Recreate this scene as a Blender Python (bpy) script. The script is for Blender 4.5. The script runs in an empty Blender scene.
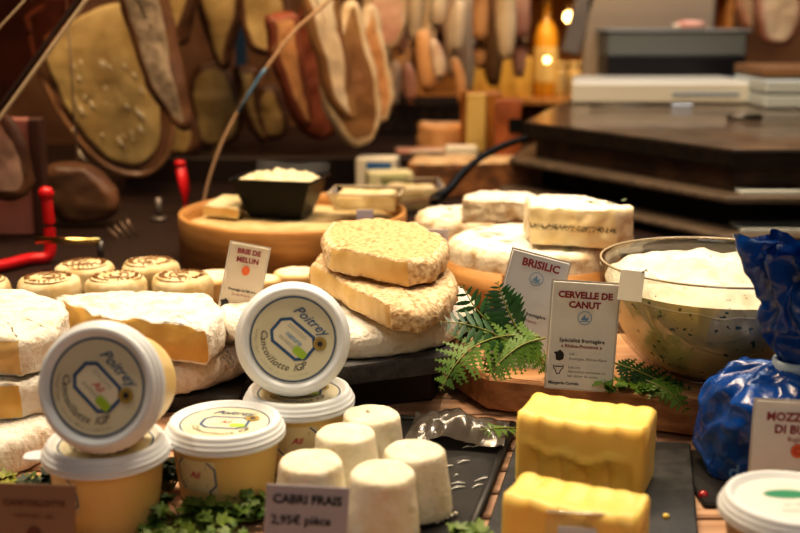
import bpy, math, random
from mathutils import Vector, Matrix, noise, Euler
random.seed(7)
PI = math.pi
SC = bpy.context.scene
COL = SC.collection
rad = math.radians

# ------------------------------------------------------------------ camera
F = 1111.0
PITCH = rad(13.0)
CAMZ = 0.42
cd = bpy.data.cameras.new('camera')
cam = bpy.data.objects.new('camera', cd)
COL.objects.link(cam)
cam.location = (0, 0, CAMZ)
cam.rotation_euler = (PI/2 - PITCH, 0, 0)
cd.sensor_width = 36.0
cd.lens = F/800*36
cd.dof.use_dof = True
cd.dof.focus_distance = 1.14
cd.dof.aperture_fstop = 4.0
cd.clip_start = 0.05
SC.view_settings.exposure = -0.22
SC.camera = cam
SC.view_settings.view_transform = 'Standard'
try: SC.view_settings.look = 'Medium High Contrast'
except Exception as e: print('LOOK', e)

def ray(px, py):
    a, b = (px-400)/F, (266.5-py)/F
    s, c = math.sin(PITCH), math.cos(PITCH)
    return Vector((a, c + b*s, -s + b*c))
def G(px, py, z):            # where the sight line meets the level z
    d = ray(px, py); t = (z-CAMZ)/d.z
    return Vector((d.x*t, d.y*t, z))
def V(px, py, Y):            # where it meets the upright plane y = Y
    d = ray(px, py); t = Y/d.y
    return Vector((d.x*t, Y, CAMZ + d.z*t))

# ------------------------------------------------------------------ materials
_M = {}
def mat(name, col, col2=None, scale=20., rough=.5, bump=0., bscale=None, metal=0., coat=0., sss=0., trans=0., ior=1.45,
        spec=.5, emit=None, estr=0., stretch=None, detail=4., lo=.4, hi=.62, alpha=1.):
    if name in _M: return _M[name]
    m = bpy.data.materials.new(name); m.use_nodes = True
    nt = m.node_tree; N = nt.nodes; L = nt.links
    p = N['Principled BSDF']
    p.inputs['Base Color'].default_value = (*col, 1)
    p.inputs['Roughness'].default_value = rough
    p.inputs['Metallic'].default_value = metal
    p.inputs['Coat Weight'].default_value = coat
    p.inputs['Coat Roughness'].default_value = .08
    p.inputs['Transmission Weight'].default_value = trans
    p.inputs['IOR'].default_value = ior
    p.inputs['Specular IOR Level'].default_value = spec
    p.inputs['Alpha'].default_value = alpha
    if sss:
        p.inputs['Subsurface Weight'].default_value = sss
        p.inputs['Subsurface Radius'].default_value = (1.0, .6, .3)
        p.inputs['Subsurface Scale'].default_value = .012
    if emit:
        p.inputs['Emission Color'].default_value = (*emit, 1)
        p.inputs['Emission Strength'].default_value = estr
    if col2 or bump:
        tc = N.new('ShaderNodeTexCoord'); mp = N.new('ShaderNodeMapping')
        L.new(tc.outputs['Object'], mp.inputs['Vector'])
        if stretch: mp.inputs['Scale'].default_value = stretch
    if col2:
        n = N.new('ShaderNodeTexNoise'); n.inputs['Scale'].default_value = scale; n.inputs['Detail'].default_value = detail
        L.new(mp.outputs['Vector'], n.inputs['Vector'])
        r = N.new('ShaderNodeValToRGB')
        r.color_ramp.elements[0].color = (*col, 1); r.color_ramp.elements[0].position = lo
        r.color_ramp.elements[1].color = (*col2, 1); r.color_ramp.elements[1].position = hi
        L.new(n.outputs['Fac'], r.inputs['Fac']); L.new(r.outputs['Color'], p.inputs['Base Color'])
    if bump:
        n2 = N.new('ShaderNodeTexNoise'); n2.inputs['Scale'].default_value = bscale or scale*2; n2.inputs['Detail'].default_value = 6
        L.new(mp.outputs['Vector'], n2.inputs['Vector'])
        b = N.new('ShaderNodeBump'); b.inputs['Strength'].default_value = bump; b.inputs['Distance'].default_value = .003
        L.new(n2.outputs['Fac'], b.inputs['Height']); L.new(b.outputs['Normal'], p.inputs['Normal'])
    _M[name] = m
    return m

def specks(m, col, scale, thr, band=None):
    """dark specks (herbs) through a material, or only in a level band of the object"""
    nt = m.node_tree; N = nt.nodes; L = nt.links
    p = N['Principled BSDF']
    tc = N.new('ShaderNodeTexCoord')
    n = N.new('ShaderNodeTexNoise'); n.inputs['Scale'].default_value = scale; n.inputs['Detail'].default_value = 1
    L.new(tc.outputs['Object'], n.inputs['Vector'])
    g = N.new('ShaderNodeMapRange'); g.inputs['From Min'].default_value = thr; g.inputs['From Max'].default_value = thr+.04
    L.new(n.outputs['Fac'], g.inputs['Value'])
    fac = g.outputs['Result']
    if band:
        sp = N.new('ShaderNodeSeparateXYZ'); L.new(tc.outputs['Object'], sp.inputs['Vector'])
        a = N.new('ShaderNodeMath'); a.operation = 'SUBTRACT'; a.inputs[1].default_value = band[0]; L.new(sp.outputs['Z'], a.inputs[0])
        a2 = N.new('ShaderNodeMath'); a2.operation = 'ABSOLUTE'; L.new(a.outputs[0], a2.inputs[0])
        a3 = N.new('ShaderNodeMapRange'); a3.inputs['From Min'].default_value = band[1]; a3.inputs['From Max'].default_value = band[1]*.3
        L.new(a2.outputs[0], a3.inputs['Value'])
        mu = N.new('ShaderNodeMath'); mu.operation = 'MULTIPLY'; L.new(fac, mu.inputs[0]); L.new(a3.outputs['Result'], mu.inputs[1]); fac = mu.outputs[0]
    mx = N.new('ShaderNodeMix'); mx.data_type = 'RGBA'
    src = p.inputs['Base Color']
    if src.is_linked: L.new(src.links[0].from_socket, mx.inputs['A'])
    else: mx.inputs['A'].default_value = src.default_value
    mx.inputs['B'].default_value = (*col, 1)
    L.new(fac, mx.inputs['Factor']); L.new(mx.outputs['Result'], p.inputs['Base Color'])
    return m

def clear(name, tint=(1, 1, 1), gloss=.12, rough=.03):
    """thin clear film or pane: mostly see-through with a glossy sheen"""
    if name in _M: return _M[name]
    m = bpy.data.materials.new(name); m.use_nodes = True
    nt = m.node_tree; N = nt.nodes; L = nt.links
    N.remove(N['Principled BSDF'])
    t = N.new('ShaderNodeBsdfTransparent'); t.inputs['Color'].default_value = (*tint, 1)
    g = N.new('ShaderNodeBsdfGlossy'); g.inputs['Roughness'].default_value = rough
    lw = N.new('ShaderNodeLayerWeight'); lw.inputs['Blend'].default_value = .35
    ma = N.new('ShaderNodeMath'); ma.operation = 'MULTIPLY_ADD'; ma.inputs[1].default_value = .32; ma.inputs[2].default_value = gloss
    L.new(lw.outputs['Fresnel'], ma.inputs[0])
    mx = N.new('ShaderNodeMixShader'); L.new(ma.outputs[0], mx.inputs['Fac']); L.new(t.outputs[0], mx.inputs[1]); L.new(g.outputs[0], mx.inputs[2])
    L.new(mx.outputs[0], N['Material Output'].inputs['Surface'])
    _M[name] = m
    return m

WHITE_RIND = mat('white_rind', (.84, .80, .72), (.62, .50, .34), 60, .75, bump=1., bscale=210, lo=.5, hi=.75)
BRIE_TAN = mat('mottled_rind', (.78, .60, .38), (.38, .19, .065), 160, .75, bump=1., bscale=220, lo=.42, hi=.72, detail=8.)
BROWN_RIND = mat('brown_rind', (.78, .58, .34), (.36, .19, .07), 45, .8, bump=.9, bscale=120)
PASTE = mat('brie_paste', (.74, .52, .23), (.63, .41, .15), 25, .45, bump=.25, bscale=60, sss=.15)
PASTE_D = mat('yellow_paste', (.80, .54, .17), (.70, .42, .11), 25, .4, bump=.25, bscale=60, sss=.15)
MELUN = mat('golden_paste', (.86, .64, .32), (.72, .47, .19), 30, .5, bump=.4, bscale=70, sss=.1)
FRESH = mat('fresh_goat', (.82, .77, .64), (.74, .67, .50), 60, .7, bump=.5, bscale=180, sss=.25)
BUTTER = mat('butter', (.94, .68, .20), (.91, .62, .15), 30, .42, bump=.12, bscale=60, sss=.3)
LIDW = mat('lid_white', (.84, .88, .92), rough=.3, spec=.5)
TUBY = mat('tub_yellow', (.83, .62, .27), (.80, .58, .24), 8, .35, sss=.2)
LABEL = mat('label_cream', (.74, .70, .52), rough=.4)
BLUE = mat('ink_blue', (.045, .11, .25), rough=.5)
NAVY = mat('ink_pale_blue', (.20, .36, .58), rough=.5)
RED = mat('ink_red', (.55, .08, .10), rough=.5)
MAROON = mat('ink_maroon', (.30, .045, .055), rough=.5)
BLACK = mat('ink_black', (.03, .03, .035), rough=.5)
GREY = mat('ink_grey', (.25, .24, .24), rough=.5)
GREENL = mat('ink_green', (.38, .58, .06), rough=.5)
DGREEN = mat('ink_dark_green', (.03, .27, .14), rough=.5)
OCHRE = mat('seal_ochre', (.60, .42, .10), rough=.5)
ORANGE = mat('seal_orange', (.80, .18, .06), rough=.5)
CARD = mat('card_white', (.84, .82, .78), (.80, .78, .74), 40, .5)
CARD_B = mat('card_warm', (.70, .62, .50), rough=.5)
CARD_G = mat('card_grey', (.70, .72, .76), rough=.5)
CARD_L = mat('card_lilac', (.44, .42, .48), rough=.5)
PINKC = mat('card_brown', (.30, .18, .12), rough=.5)
ACRY = clear('acrylic', (.95, .96, .96), .08, .08)
FILM = clear('cling_film', (.97, .97, .97), .0, .25)
WOODB = mat('chestnut_board', (.46, .24, .12), (.27, .125, .055), 9, .55, bump=.35, bscale=40, stretch=(1, 8, 8))
WOODE = mat('board_edge_light', (.55, .31, .16), (.42, .22, .10), 9, .6, bump=.3, bscale=40, stretch=(1, 8, 8))
HOOP = mat('poplar_hoop', (.54, .28, .095), (.43, .21, .065), 8, .55, bump=.15, bscale=30, stretch=(2, 2, 14))
SLAT = mat('slat_wood', (.58, .36, .23), (.44, .25, .15), 8, .6, bump=.3, bscale=40, stretch=(1, 10, 10))
SLATE = mat('slate', (.055, .055, .06), (.10, .10, .105), 60, .5, bump=.8, bscale=120)
SLATE_S = mat('slate_smooth', (.018, .018, .019), (.035, .034, .035), 60, .5, bump=.2, bscale=80)
TRAYB = mat('black_melamine', (.018, .017, .017), (.028, .026, .025), 20, .42, bump=.15, bscale=40, spec=.35)
DARK = mat('dark_counter', (.022, .011, .008), rough=.5)
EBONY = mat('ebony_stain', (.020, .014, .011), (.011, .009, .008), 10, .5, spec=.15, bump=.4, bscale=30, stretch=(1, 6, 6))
EBONYT = mat('ebony_lit_top', (.13, .09, .055), (.065, .045, .028), 14, .38, bump=.12, bscale=40, coat=.5)  # lighter ebony: light falling on the slab top is put into the colour
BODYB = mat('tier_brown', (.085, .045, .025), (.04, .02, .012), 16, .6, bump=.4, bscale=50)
LEDGE_SHEEN = mat('ledge_sheen_grey', (.56, .60, .58), (.46, .50, .49), 40, .45)  # sheen of the ledge tops as a plain pale grey
BLKPL = mat('black_plastic', (.008, .008, .008), rough=.35, spec=.18)
STEEL = mat('steel', (.72, .70, .66), rough=.22, metal=1.)
BRASS = mat('brass', (.85, .62, .22), rough=.2, metal=1.)
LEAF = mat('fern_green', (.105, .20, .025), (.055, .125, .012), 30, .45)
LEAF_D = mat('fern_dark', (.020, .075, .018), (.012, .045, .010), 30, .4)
LEAF_H = mat('parsley_green', (.12, .20, .03), (.035, .08, .015), 40, .5)
STEM = mat('stem_green', (.20, .22, .06), rough=.5)

# ------------------------------------------------------------------ building blocks
def obj(name, vf, m, parent=None, smooth=True, loc=None, rot=None):
    v, f = vf
    used = sorted({i for q in f for i in q})
    if len(used) < len(v):
        ix = {o: k for k, o in enumerate(used)}
        v = [v[i] for i in used]; f = [tuple(ix[i] for i in q) for q in f]
    me = bpy.data.meshes.new(name)
    me.from_pydata([tuple(p) for p in v], [], [tuple(q) for q in f])
    me.validate(); me.update()
    if smooth: me.polygons.foreach_set('use_smooth', [True]*len(me.polygons))
    me.materials.append(m)
    o = bpy.data.objects.new(name, me); COL.objects.link(o)
    if parent is not None: o.parent = parent
    if loc is not None: o.location = loc
    if rot is not None: o.rotation_euler = rot
    return o
def tag(o, label, cat, group=None):
    o['label'] = label; o['category'] = cat
    if group: o['group'] = group
    return o
def thing(name, label, cat, loc=(0, 0, 0), rot=(0, 0, 0), group=None):
    o = bpy.data.objects.new(name, None); COL.objects.link(o)
    o.empty_display_size = .02
    o.location = loc; o.rotation_euler = rot
    return tag(o, label, cat, group)
def struct(name, vf, m, loc=None):
    o = obj(name, vf, m, None, False, loc); o['kind'] = 'structure'; return o
def copy_tree(o, parent=None):
    c = o.copy(); COL.objects.link(c)
    if parent is not None: c.parent = parent
    for ch in list(o.children): copy_tree(ch, c)
    return c
def join(*vfs):
    V_, F_ = [], []
    for v, f in vfs:
        b = len(V_); V_ += list(v); F_ += [tuple(i+b for i in q) for q in f]
    return V_, F_
def xf(vf, M):
    return [M @ Vector(p) for p in vf[0]], vf[1]
def T(x, y, z): return Matrix.Translation((x, y, z))
def RZ(a): return Matrix.Rotation(a, 4, 'Z')
def RX(a): return Matrix.Rotation(a, 4, 'X')
def RY(a): return Matrix.Rotation(a, 4, 'Y')

def box(sx, sy, sz, bev=.002, c=(0, 0, 0)):
    """box with chamfered edges, base centre at c"""
    b = min(bev, sx*.45, sy*.45, sz*.45)
    return prism([(-sx/2, -sy/2), (sx/2, -sy/2), (sx/2, sy/2), (-sx/2, sy/2)], sz, b, c)
def prism(pts, h, b=.002, c=(0, 0, 0)):
    """prism on a convex outline (counter-clockwise) with chamfered top and bottom edges and corners"""
    n = len(pts); P = [Vector(p) for p in pts]
    out, inn = [], []
    for i in range(n):
        a, p, q = P[i-1], P[i], P[(i+1) % n]
        d1 = (a-p).normalized(); d2 = (q-p).normalized()
        out += [p + d1*b, p + d2*b]
        inn += [p + d1*b + d2*b*1.0, p + d2*b + d1*b*1.0]
    m = len(out); v = []
    for ring, z in ((inn, 0), (out, b), (out, h-b), (inn, h)):
        v += [Vector((q.x + c[0], q.y + c[1], z + c[2])) for q in ring]
    f = []
    for k in range(3):
        for i in range(m):
            j = (i+1) % m
            f.append((k*m+i, k*m+j, (k+1)*m+j, (k+1)*m+i))
    f.append(tuple(reversed(range(m)))); f.append(tuple(range(3*m, 4*m)))
    return v, f
def lathe(prof, seg=64, fn=None):
    v, f = [], []
    n = len(prof)
    for k in range(seg):
        a = 2*PI*k/seg
        for r, z in prof:
            p = Vector((r*math.cos(a), r*math.sin(a), z))
            v.append(fn(p) if fn else p)
    for k in range(seg):
        k2 = (k+1) % seg
        for i in range(n-1):
            q = (k*n+i, k2*n+i, k2*n+i+1, k*n+i+1)
            f.append(q)
    return v, f
def tube(pts, r, seg=8, caps=True):
    P = [Vector(p) for p in pts]; n = len(P)
    R = r if isinstance(r, (list, tuple)) else [r]*n
    v, f = [], []
    up = Vector((0, 0, 1))
    for i in range(n):
        t = (P[min(i+1, n-1)] - P[max(i-1, 0)]).normalized()
        s = t.cross(up)
        if s.length < 1e-3: s = t.cross(Vector((1, 0, 0)))
        s.normalize(); w = s.cross(t)
        for k in range(seg):
            a = 2*PI*k/seg
            v.append(P[i] + (s*math.cos(a) + w*math.sin(a))*R[i])
    for i in range(n-1):
        for k in range(seg):
            k2 = (k+1) % seg
            f.append((i*seg+k, i*seg+k2, (i+1)*seg+k2, (i+1)*seg+k))
    if caps:
        f.append(tuple(reversed(range(seg)))); f.append(tuple((n-1)*seg+k for k in range(seg)))
    return v, f
def curve_pts(P, n=16):
    """smooth path through points (Catmull-Rom)"""
    P = [Vector(p) for p in P]; out = []
    Q = [P[0]*2-P[1]] + P + [P[-1]*2-P[-2]]
    for i in range(1, len(Q)-2):
        a, b, c, d = Q[i-1:i+3]
        for k in range(n):
            t = k/n
            out.append(.5*((2*b) + (c-a)*t + (2*a-5*b+4*c-d)*t*t + (-a+3*b-3*c+d)*t**3))
    out.append(P[-1]); return out
def arc(cx, cy, r, a0, a1, n=24, ry=None):
    return [(cx + r*math.cos(a0+(a1-a0)*k/n), cy + (ry or r)*math.sin(a0+(a1-a0)*k/n)) for k in range(n+1)]
def grid_fn(nu, nv, fn):
    v = [fn(i/nu, j/nv) for j in range(nv+1) for i in range(nu+1)]
    f = [(j*(nu+1)+i, j*(nu+1)+i+1, (j+1)*(nu+1)+i+1, (j+1)*(nu+1)+i) for j in range(nv) for i in range(nu)]
    return v, f

def slab(corners, h, rt=.006, rb=.004, bulge=0., cutbulge=0., amp=.0012, freq=70., step=.004, seed=0., topamp=None, crown=0.):
    """a cut piece: corners (x, y, cut) counter-clockwise; cut says the edge from this corner to the next is a cut face.
    Returns verts and the four face lists (side, cut, top, bottom)."""
    pts, cuts = [], []
    n = len(corners)
    for i in range(n):
        x0, y0, c = corners[i]; x1, y1, _ = corners[(i+1) % n]
        k = max(1, int(math.hypot(x1-x0, y1-y0)/step))
        for j in range(k):
            pts.append(Vector((x0+(x1-x0)*j/k, y0+(y1-y0)*j/k))); cuts.append(bool(c))
    m = len(pts)
    nor, w = [], []
    for i in range(m):
        e = (pts[(i+1) % m]-pts[i-1])
        nn = Vector((e.y, -e.x)); nn = nn.normalized() if nn.length > 0 else Vector((0, 0))
        nor.append(nn)
        w.append(0.16 if (cuts[i] and cuts[i-1]) else (.5 if (cuts[i] or cuts[i-1]) else 1.))
    cen = sum(pts, Vector((0, 0)))/m
    lev = []
    for k in range(4):                                       # bottom rounding
        a = k/3*PI/2; lev.append((rb*(1-math.sin(a)), rb*(1-math.cos(a))))
    nm = max(3, int((h-rt-rb)/step))
    for k in range(1, nm): lev.append((0, rb+(h-rt-rb)*k/nm))
    for k in range(5):
        a = k/4*PI/2; lev.append((rt*(1-math.cos(a)), h-rt+rt*math.sin(a)))
    off = Vector((seed*3.1, seed*1.7, seed*.9))
    def disp(p, nn=None, am=amp):
        d = noise.noise_vector((p+off)*freq)*am + noise.noise_vector((p+off)*freq*.3)*am*1.4 + noise.noise_vector((p+off)*freq*2.7)*am*.55
        q = p + d
        if q.z < 0: q.z = 0.
        return q
    v = []
    for o, z in lev:
        s = math.sin(PI*min(1, max(0, z/h)))
        for i in range(m):
            b = (bulge if w[i] > .7 else cutbulge if w[i] < .3 else 0)*s
            q = pts[i] + nor[i]*(b - o*w[i])
            v.append(disp(Vector((q.x, q.y, z))))
    side, cut, top, bot = [], [], [], []
    for k in range(len(lev)-1):
        for i in range(m):
            j = (i+1) % m
            (cut if cuts[i] and .0016 < lev[k][1] and lev[k+1][1] < h-rt*.12 else side).append((k*m+i, k*m+j, (k+1)*m+j, (k+1)*m+i))
    size = max((p-cen).length for p in pts)
    nr = max(4, int(size/(step*1.3)))
    base = (len(lev)-1)*m
    prev = base
    ta = amp if topamp is None else topamp
    o_top = lev[-1][0]
    for r in range(1, nr+1):
        t = 1 - r/(nr+.0)
        st = len(v)
        if r == nr:
            v.append(disp(Vector((cen.x, cen.y, h+crown)), am=ta))
            for i in range(m): top.append((prev+i, prev+(i+1) % m, st))
        else:
            for i in range(m):
                q = cen + (pts[i]-nor[i]*o_top*w[i]-cen)*t
                v.append(disp(Vector((q.x, q.y, h+crown*(1-t*t))), am=ta+(amp-ta)*t))
            for i in range(m):
                j = (i+1) % m; top.append((prev+i, prev+j, st+j, st+i))
            prev = st
    bot.append(tuple(reversed(range(m))))
    return v, side, cut, top, bot

def cheese(name, label, cat, corners, z0, h, rind, paste, group=None, toprind=None, zrot=0, **kw):
    """corners in place (world x, y, cut); origin goes to the middle of the base"""
    cx = sum(c[0] for c in corners)/len(corners); cy = sum(c[1] for c in corners)/len(corners)
    loc = [(c[0]-cx, c[1]-cy, c[2]) for c in corners]
    v, s, c, t, b = slab(loc, h, **kw)
    r = thing(name, label, cat, (cx, cy, z0), (0, 0, zrot), group)
    if toprind is None: obj('rind', (v, s+t+b), rind, r)
    else: obj('rind', (v, s+b), rind, r); obj('top_rind', (v, t), toprind, r)
    if c: obj('cut_face', (v, c), paste, r)
    return r

# ---------------- lettering
DG = None
def text_vf(s, size, shear=0., bold=0., align='CENTER', spacing=1.):
    cu = bpy.data.curves.new('lettering', 'FONT')
    cu.body = s; cu.size = size; cu.shear = shear; cu.offset = bold; cu.align_x = align; cu.align_y = 'CENTER'
    cu.space_character = spacing; cu.resolution_u = 2
    o = bpy.data.objects.new('lettering', cu); COL.objects.link(o)
    dg = bpy.context.evaluated_depsgraph_get()
    me = bpy.data.meshes.new_from_object(o.evaluated_get(dg))
    vf = ([v.co.copy() for v in me.vertices], [tuple(p.vertices) for p in me.polygons])
    bpy.data.objects.remove(o); bpy.data.curves.remove(cu); bpy.data.meshes.remove(me)
    return vf
def put(vf, x, y, z=.0004, rot=0.):
    return xf(vf, T(x, y, z) @ RZ(rot))
def disc(r, n=40, z=0., ry=None):
    return [Vector((r*math.cos(2*PI*k/n), (ry or r)*math.sin(2*PI*k/n), z)) for k in range(n)], [tuple(range(n))]
def ring(r0, r1, n=64, z=0., a0=0., a1=2*PI, ry=1.):
    v, f = [], []
    for k in range(n+1):
        a = a0+(a1-a0)*k/n
        v += [Vector((r0*math.cos(a), ry*r0*math.sin(a), z)), Vector((r1*math.cos(a), ry*r1*math.sin(a), z))]
    f = [(2*k, 2*k+1, 2*k+3, 2*k+2) for k in range(n)]
    return v, f
def frame2d(pts, w, z=0.):
    """outline of width w along a closed polygon, ccw"""
    n = len(pts); P = [Vector(p) for p in pts]; v, f = [], []
    for i in range(n):
        a, p, q = P[i-1], P[i], P[(i+1) % n]
        d1 = (p-a).normalized(); d2 = (q-p).normalized()
        nn = (Vector((d1.y, -d1.x)) + Vector((d2.y, -d2.x))).normalized()
        v += [Vector((*(p - nn*w/2), z)), Vector((*(p + nn*w/2), z))]
    for i in range(n):
        j = (i+1) % n; f.append((2*i, 2*i+1, 2*j+1, 2*j))
    return v, f
def poly2d(pts, z=0.):
    return [Vector((p[0], p[1], z)) for p in pts], [tuple(range(len(pts)))]
def octagon(w, h, c):
    return [(-w/2+c, -h/2), (w/2-c, -h/2), (w/2, -h/2+c), (w/2, h/2-c), (w/2-c, h/2), (-w/2+c, h/2), (-w/2, h/2-c), (-w/2, -h/2+c)]
def arc_text(s, r, a_mid, size, step, shear=0., inside=True):
    out = []
    adv = [.62 if c in "ilI.,'-" else .78 if c in 'tfr ' else 1.45 if c in 'mMw' else 1.15 if c.isupper() else 1. for c in s]
    tot = sum(adv); at_ = 0
    for k, ch in enumerate(s):
        pos = at_ + adv[k]/2; at_ += adv[k]
        if ch == ' ': continue
        a = a_mid + (pos-tot/2)*step
        out.append(xf(text_vf(ch, size, shear), T(r*math.cos(a), r*math.sin(a), 0) @ RZ(a + PI/2)))
    return join(*out)

def card(name, label, loc, rot, w, h, face, lines, group=None, lean=0., sleeve=True, cat='sign', roll=0., extra=()):
    """upright card standing on its lower edge: local x right, z up, seen from -y"""
    r = thing(name, label, cat, loc, (-lean, roll, rot), group)
    r.rotation_mode = 'XYZ'
    S = RX(PI/2)                                            # card plane (x, y) -> (x, z), normal to -y
    obj('card', xf(box(w, h, .0012, .0004, (0, h/2, 0)), T(0, 0, 0) @ S), face, r, False)
    by = {}
    for ln in lines:
        nm = ln[2] if len(ln) > 2 else 'lettering'
        by.setdefault(len(by), (nm, ln[0], []))[2].append(ln[1])
    for nm, m, l in by.values():
        obj(nm, xf(join(*l), T(0, -.0017, 0) @ S), m, r, False)
    if sleeve:
        e = .0022
        q = [(-w/2-e/2, -e/2+.001), (w/2+e/2, -e/2+.001), (w/2+e/2, h+e/2), (-w/2-e/2, h+e/2)]
        fr = frame2d(q, e, 0)
        o1 = xf(fr, S @ T(0, 0, .0022)); o2 = xf(fr, S @ T(0, 0, -.001))
        obj('clear_sleeve', join(o1, o2), mat('sleeve_edge', (.62, .60, .56), rough=.15, spec=.6), r, False)
    return r

# ==================================================================  SETTING
wallm = mat('wall_brown', (.30, .15, .07), (.19, .085, .04), 6, .7, bump=.2)
wallg = mat('wall_dark', (.05, .028, .020), (.03, .018, .013), 5, .7, bump=.2)
struct('floor', xf(box(5.6, 5.6, .1, .01), T(.2, 2.0, -1.0)), mat('shop_floor', (.10, .07, .05), (.07, .05, .04), 4, .4))
struct('wall_back', xf(box(5.6, .1, 3.2, .01), T(.2, 4.3, -.9)), wallm)
struct('wall_left', xf(box(.1, 5.2, 3.2, .01), T(-2.1, 1.9, -.9)), wallg)
struct('wall_right', xf(box(.1, 5.2, 3.2, .01), T(2.4, 1.9, -.9)), wallg)

# display counter: slatted bed in front, black deck behind, a step further back
dc = thing('display_counter', 'long black stepped display counter with a slatted wooden bed in front', 'counter', (0, 1.8, -.9))
L0 = Vector((0, -1.8, .9))
sl = []
y = .50
while y < 1.40:
    sl.append(box(2.4, .043, .012, .002, (.1, y, -.0135))); y += .050
obj('slatted_bed', xf(join(*sl), T(*L0)), SLAT, dc, False)
obj('bed_tray', xf(box(2.4, .98, .02, .003, (.1, .96, -.05)), T(*L0)), DARK, dc, False)
obj('rear_deck', xf(box(2.4, 1.77, .0745, .004, (.1, 2.315, -.03)), T(*L0)), DARK, dc, False)
obj('rear_step', xf(box(.80, .70, .1295, .004, (-.215, 2.82, -.03)), T(*L0)), DARK, dc, False)
obj('base_cabinet', box(2.4, 2.7, .85, .01, (.1, .05, 0)), DARK, dc, False)

# ==================================================================  TUBS
LR = .0525
def lid_vf():
    prof = [(0, .0030), (.040, .0030), (.0412, .0032), (.0432, .0072), (.0450, .0078), (.0475, .0072), (.0486, .0048), (.0488, .0030), (.0502, .0026), (.0508, .0014), (.0506, -.0004),
            (.0520, -.0010), (.0527, -.0022), (.0525, -.0034), (.0512, -.0040), (.0524, -.0048), (.0527, -.0062), (.0524, -.0078), (.0505, -.0084), (.0490, -.0080), (.0485, -.0020), (0, -.0020)]
    return lathe(prof, 72)
def lid_label(lid, word, wm, ang, kind=0):
    """printed disc on top of the lid, turned by ang"""
    z = .00325
    M = T(0, 0, z) @ RZ(ang)
    d = obj('lid_label', xf(disc(.0402, 64), M), LABEL if kind != 1 else mat('label_white', (.82, .82, .76), rough=.4), lid, False)
    if kind == 1:
        obj('emblem', xf(join(disc(.016, 40, .0003, .007)), M @ T(0, .012, 0)), DGREEN, d, False)
        obj('emblem_rim', xf(ring(.0175, .0168, 40, .0003, 0, 2*PI, .45), M @ T(0, .012, 0)), DGREEN, d, False)
        obj('lettering', xf(join(put(text_vf('dal 1950', .005, .1), 0, -.006, .0003), put(text_vf('mozzarella', .006), 0, -.016, .0003)), M), GREY, d, False)
        return
    obj('blue_ring', xf(ring(.0378, .0393, 72, .0003), M), BLUE, d, False)
    oc = octagon(.040, .026, .0065)
    obj('blue_frame', xf(frame2d(oc, .0030, .0003), M), BLUE if kind == 0 else NAVY, d, False)
    obj('panel', xf(poly2d(octagon(.038, .024, .0060), .0002), M), mat('panel_cream', (.78, .74, .58), rough=.4), d, False)
    obj('brand_script', xf(put(text_vf('Poitrey', .0125, .5, .0001), .001, .0230, .0005), M), BLUE, d, False)
    obj('product_lettering', xf(join(xf(arc_text('Cancoillotte IGP', .0265, -PI/2, .0088, .165, .30), T(0, 0, .0005)), *[
        arc_text('fromage fondu - poids net 200 g - a conserver', .0335, -PI/2, .0034, .056)]), M), BLACK if kind == 0 else BLUE, d, False)
    obj('flavour_lettering', xf(put(text_vf(word, .0085 if len(word) < 4 else .0068, .3, .0001), .000, .001, .0005), M), wm, d, False)
    obj('small_print', xf(join(*[poly2d([(-.012, yy), (.009, yy), (.009, yy+.0004), (-.012, yy+.0004)], .0004) for yy in (.0085, .0065, -.0048, -.0065)]), M), GREY, d, False)
    g = [(x*.0062+.0125, yv*.0038-.0055) for x, yv in arc(0, 0, 1, 0, 2*PI, 20)[:-1]]
    sq = [(.0125+math.copysign(abs(math.cos(a))**.5, math.cos(a))*.0068, -.0055+math.copysign(abs(math.sin(a))**.5, math.sin(a))*.0038) for a in [2*PI*k/24 for k in range(24)]]
    obj('green_patch', xf(poly2d(sq, .0006), M), GREENL, d, False)
    s = obj('seal', xf(disc(.0062, 32, .0006), M @ T(.0215, .0125, 0)), OCHRE, d, False)
    obj('seal_ring', xf(join(ring(.0036, .0042, 32, .0008), ring(.0058, .0062, 32, .0008), disc(.0026, 24, .0008)), M @ T(.0215, .0125, 0)), BLACK, d, False)
TUBH = .066
def tub_vf():
    prof = [(0, 0), (.0375, 0), (.0395, .0015), (.0405, .006), (.0468, .057), (.0478, .0585), (.0485, .0600), (.0475, .0645), (.0440, .0650), (0, .0650)]
    return lathe(prof, 64)
def on_tub(vf, a0, zc):
    out = []
    for p in vf[0]:
        z = zc + p.y; r = .0398 + (z-.001)*.1235 + .0006 + p.z
        a = a0 + p.x/r
        out.append(Vector((r*math.cos(a), r*math.sin(a), z)))
    return out, vf[1]
def quadstrip(w, h, n=16):
    return grid_fn(n, 3, lambda u, t: Vector(((u-.5)*w, (t-.5)*h, 0)))
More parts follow.
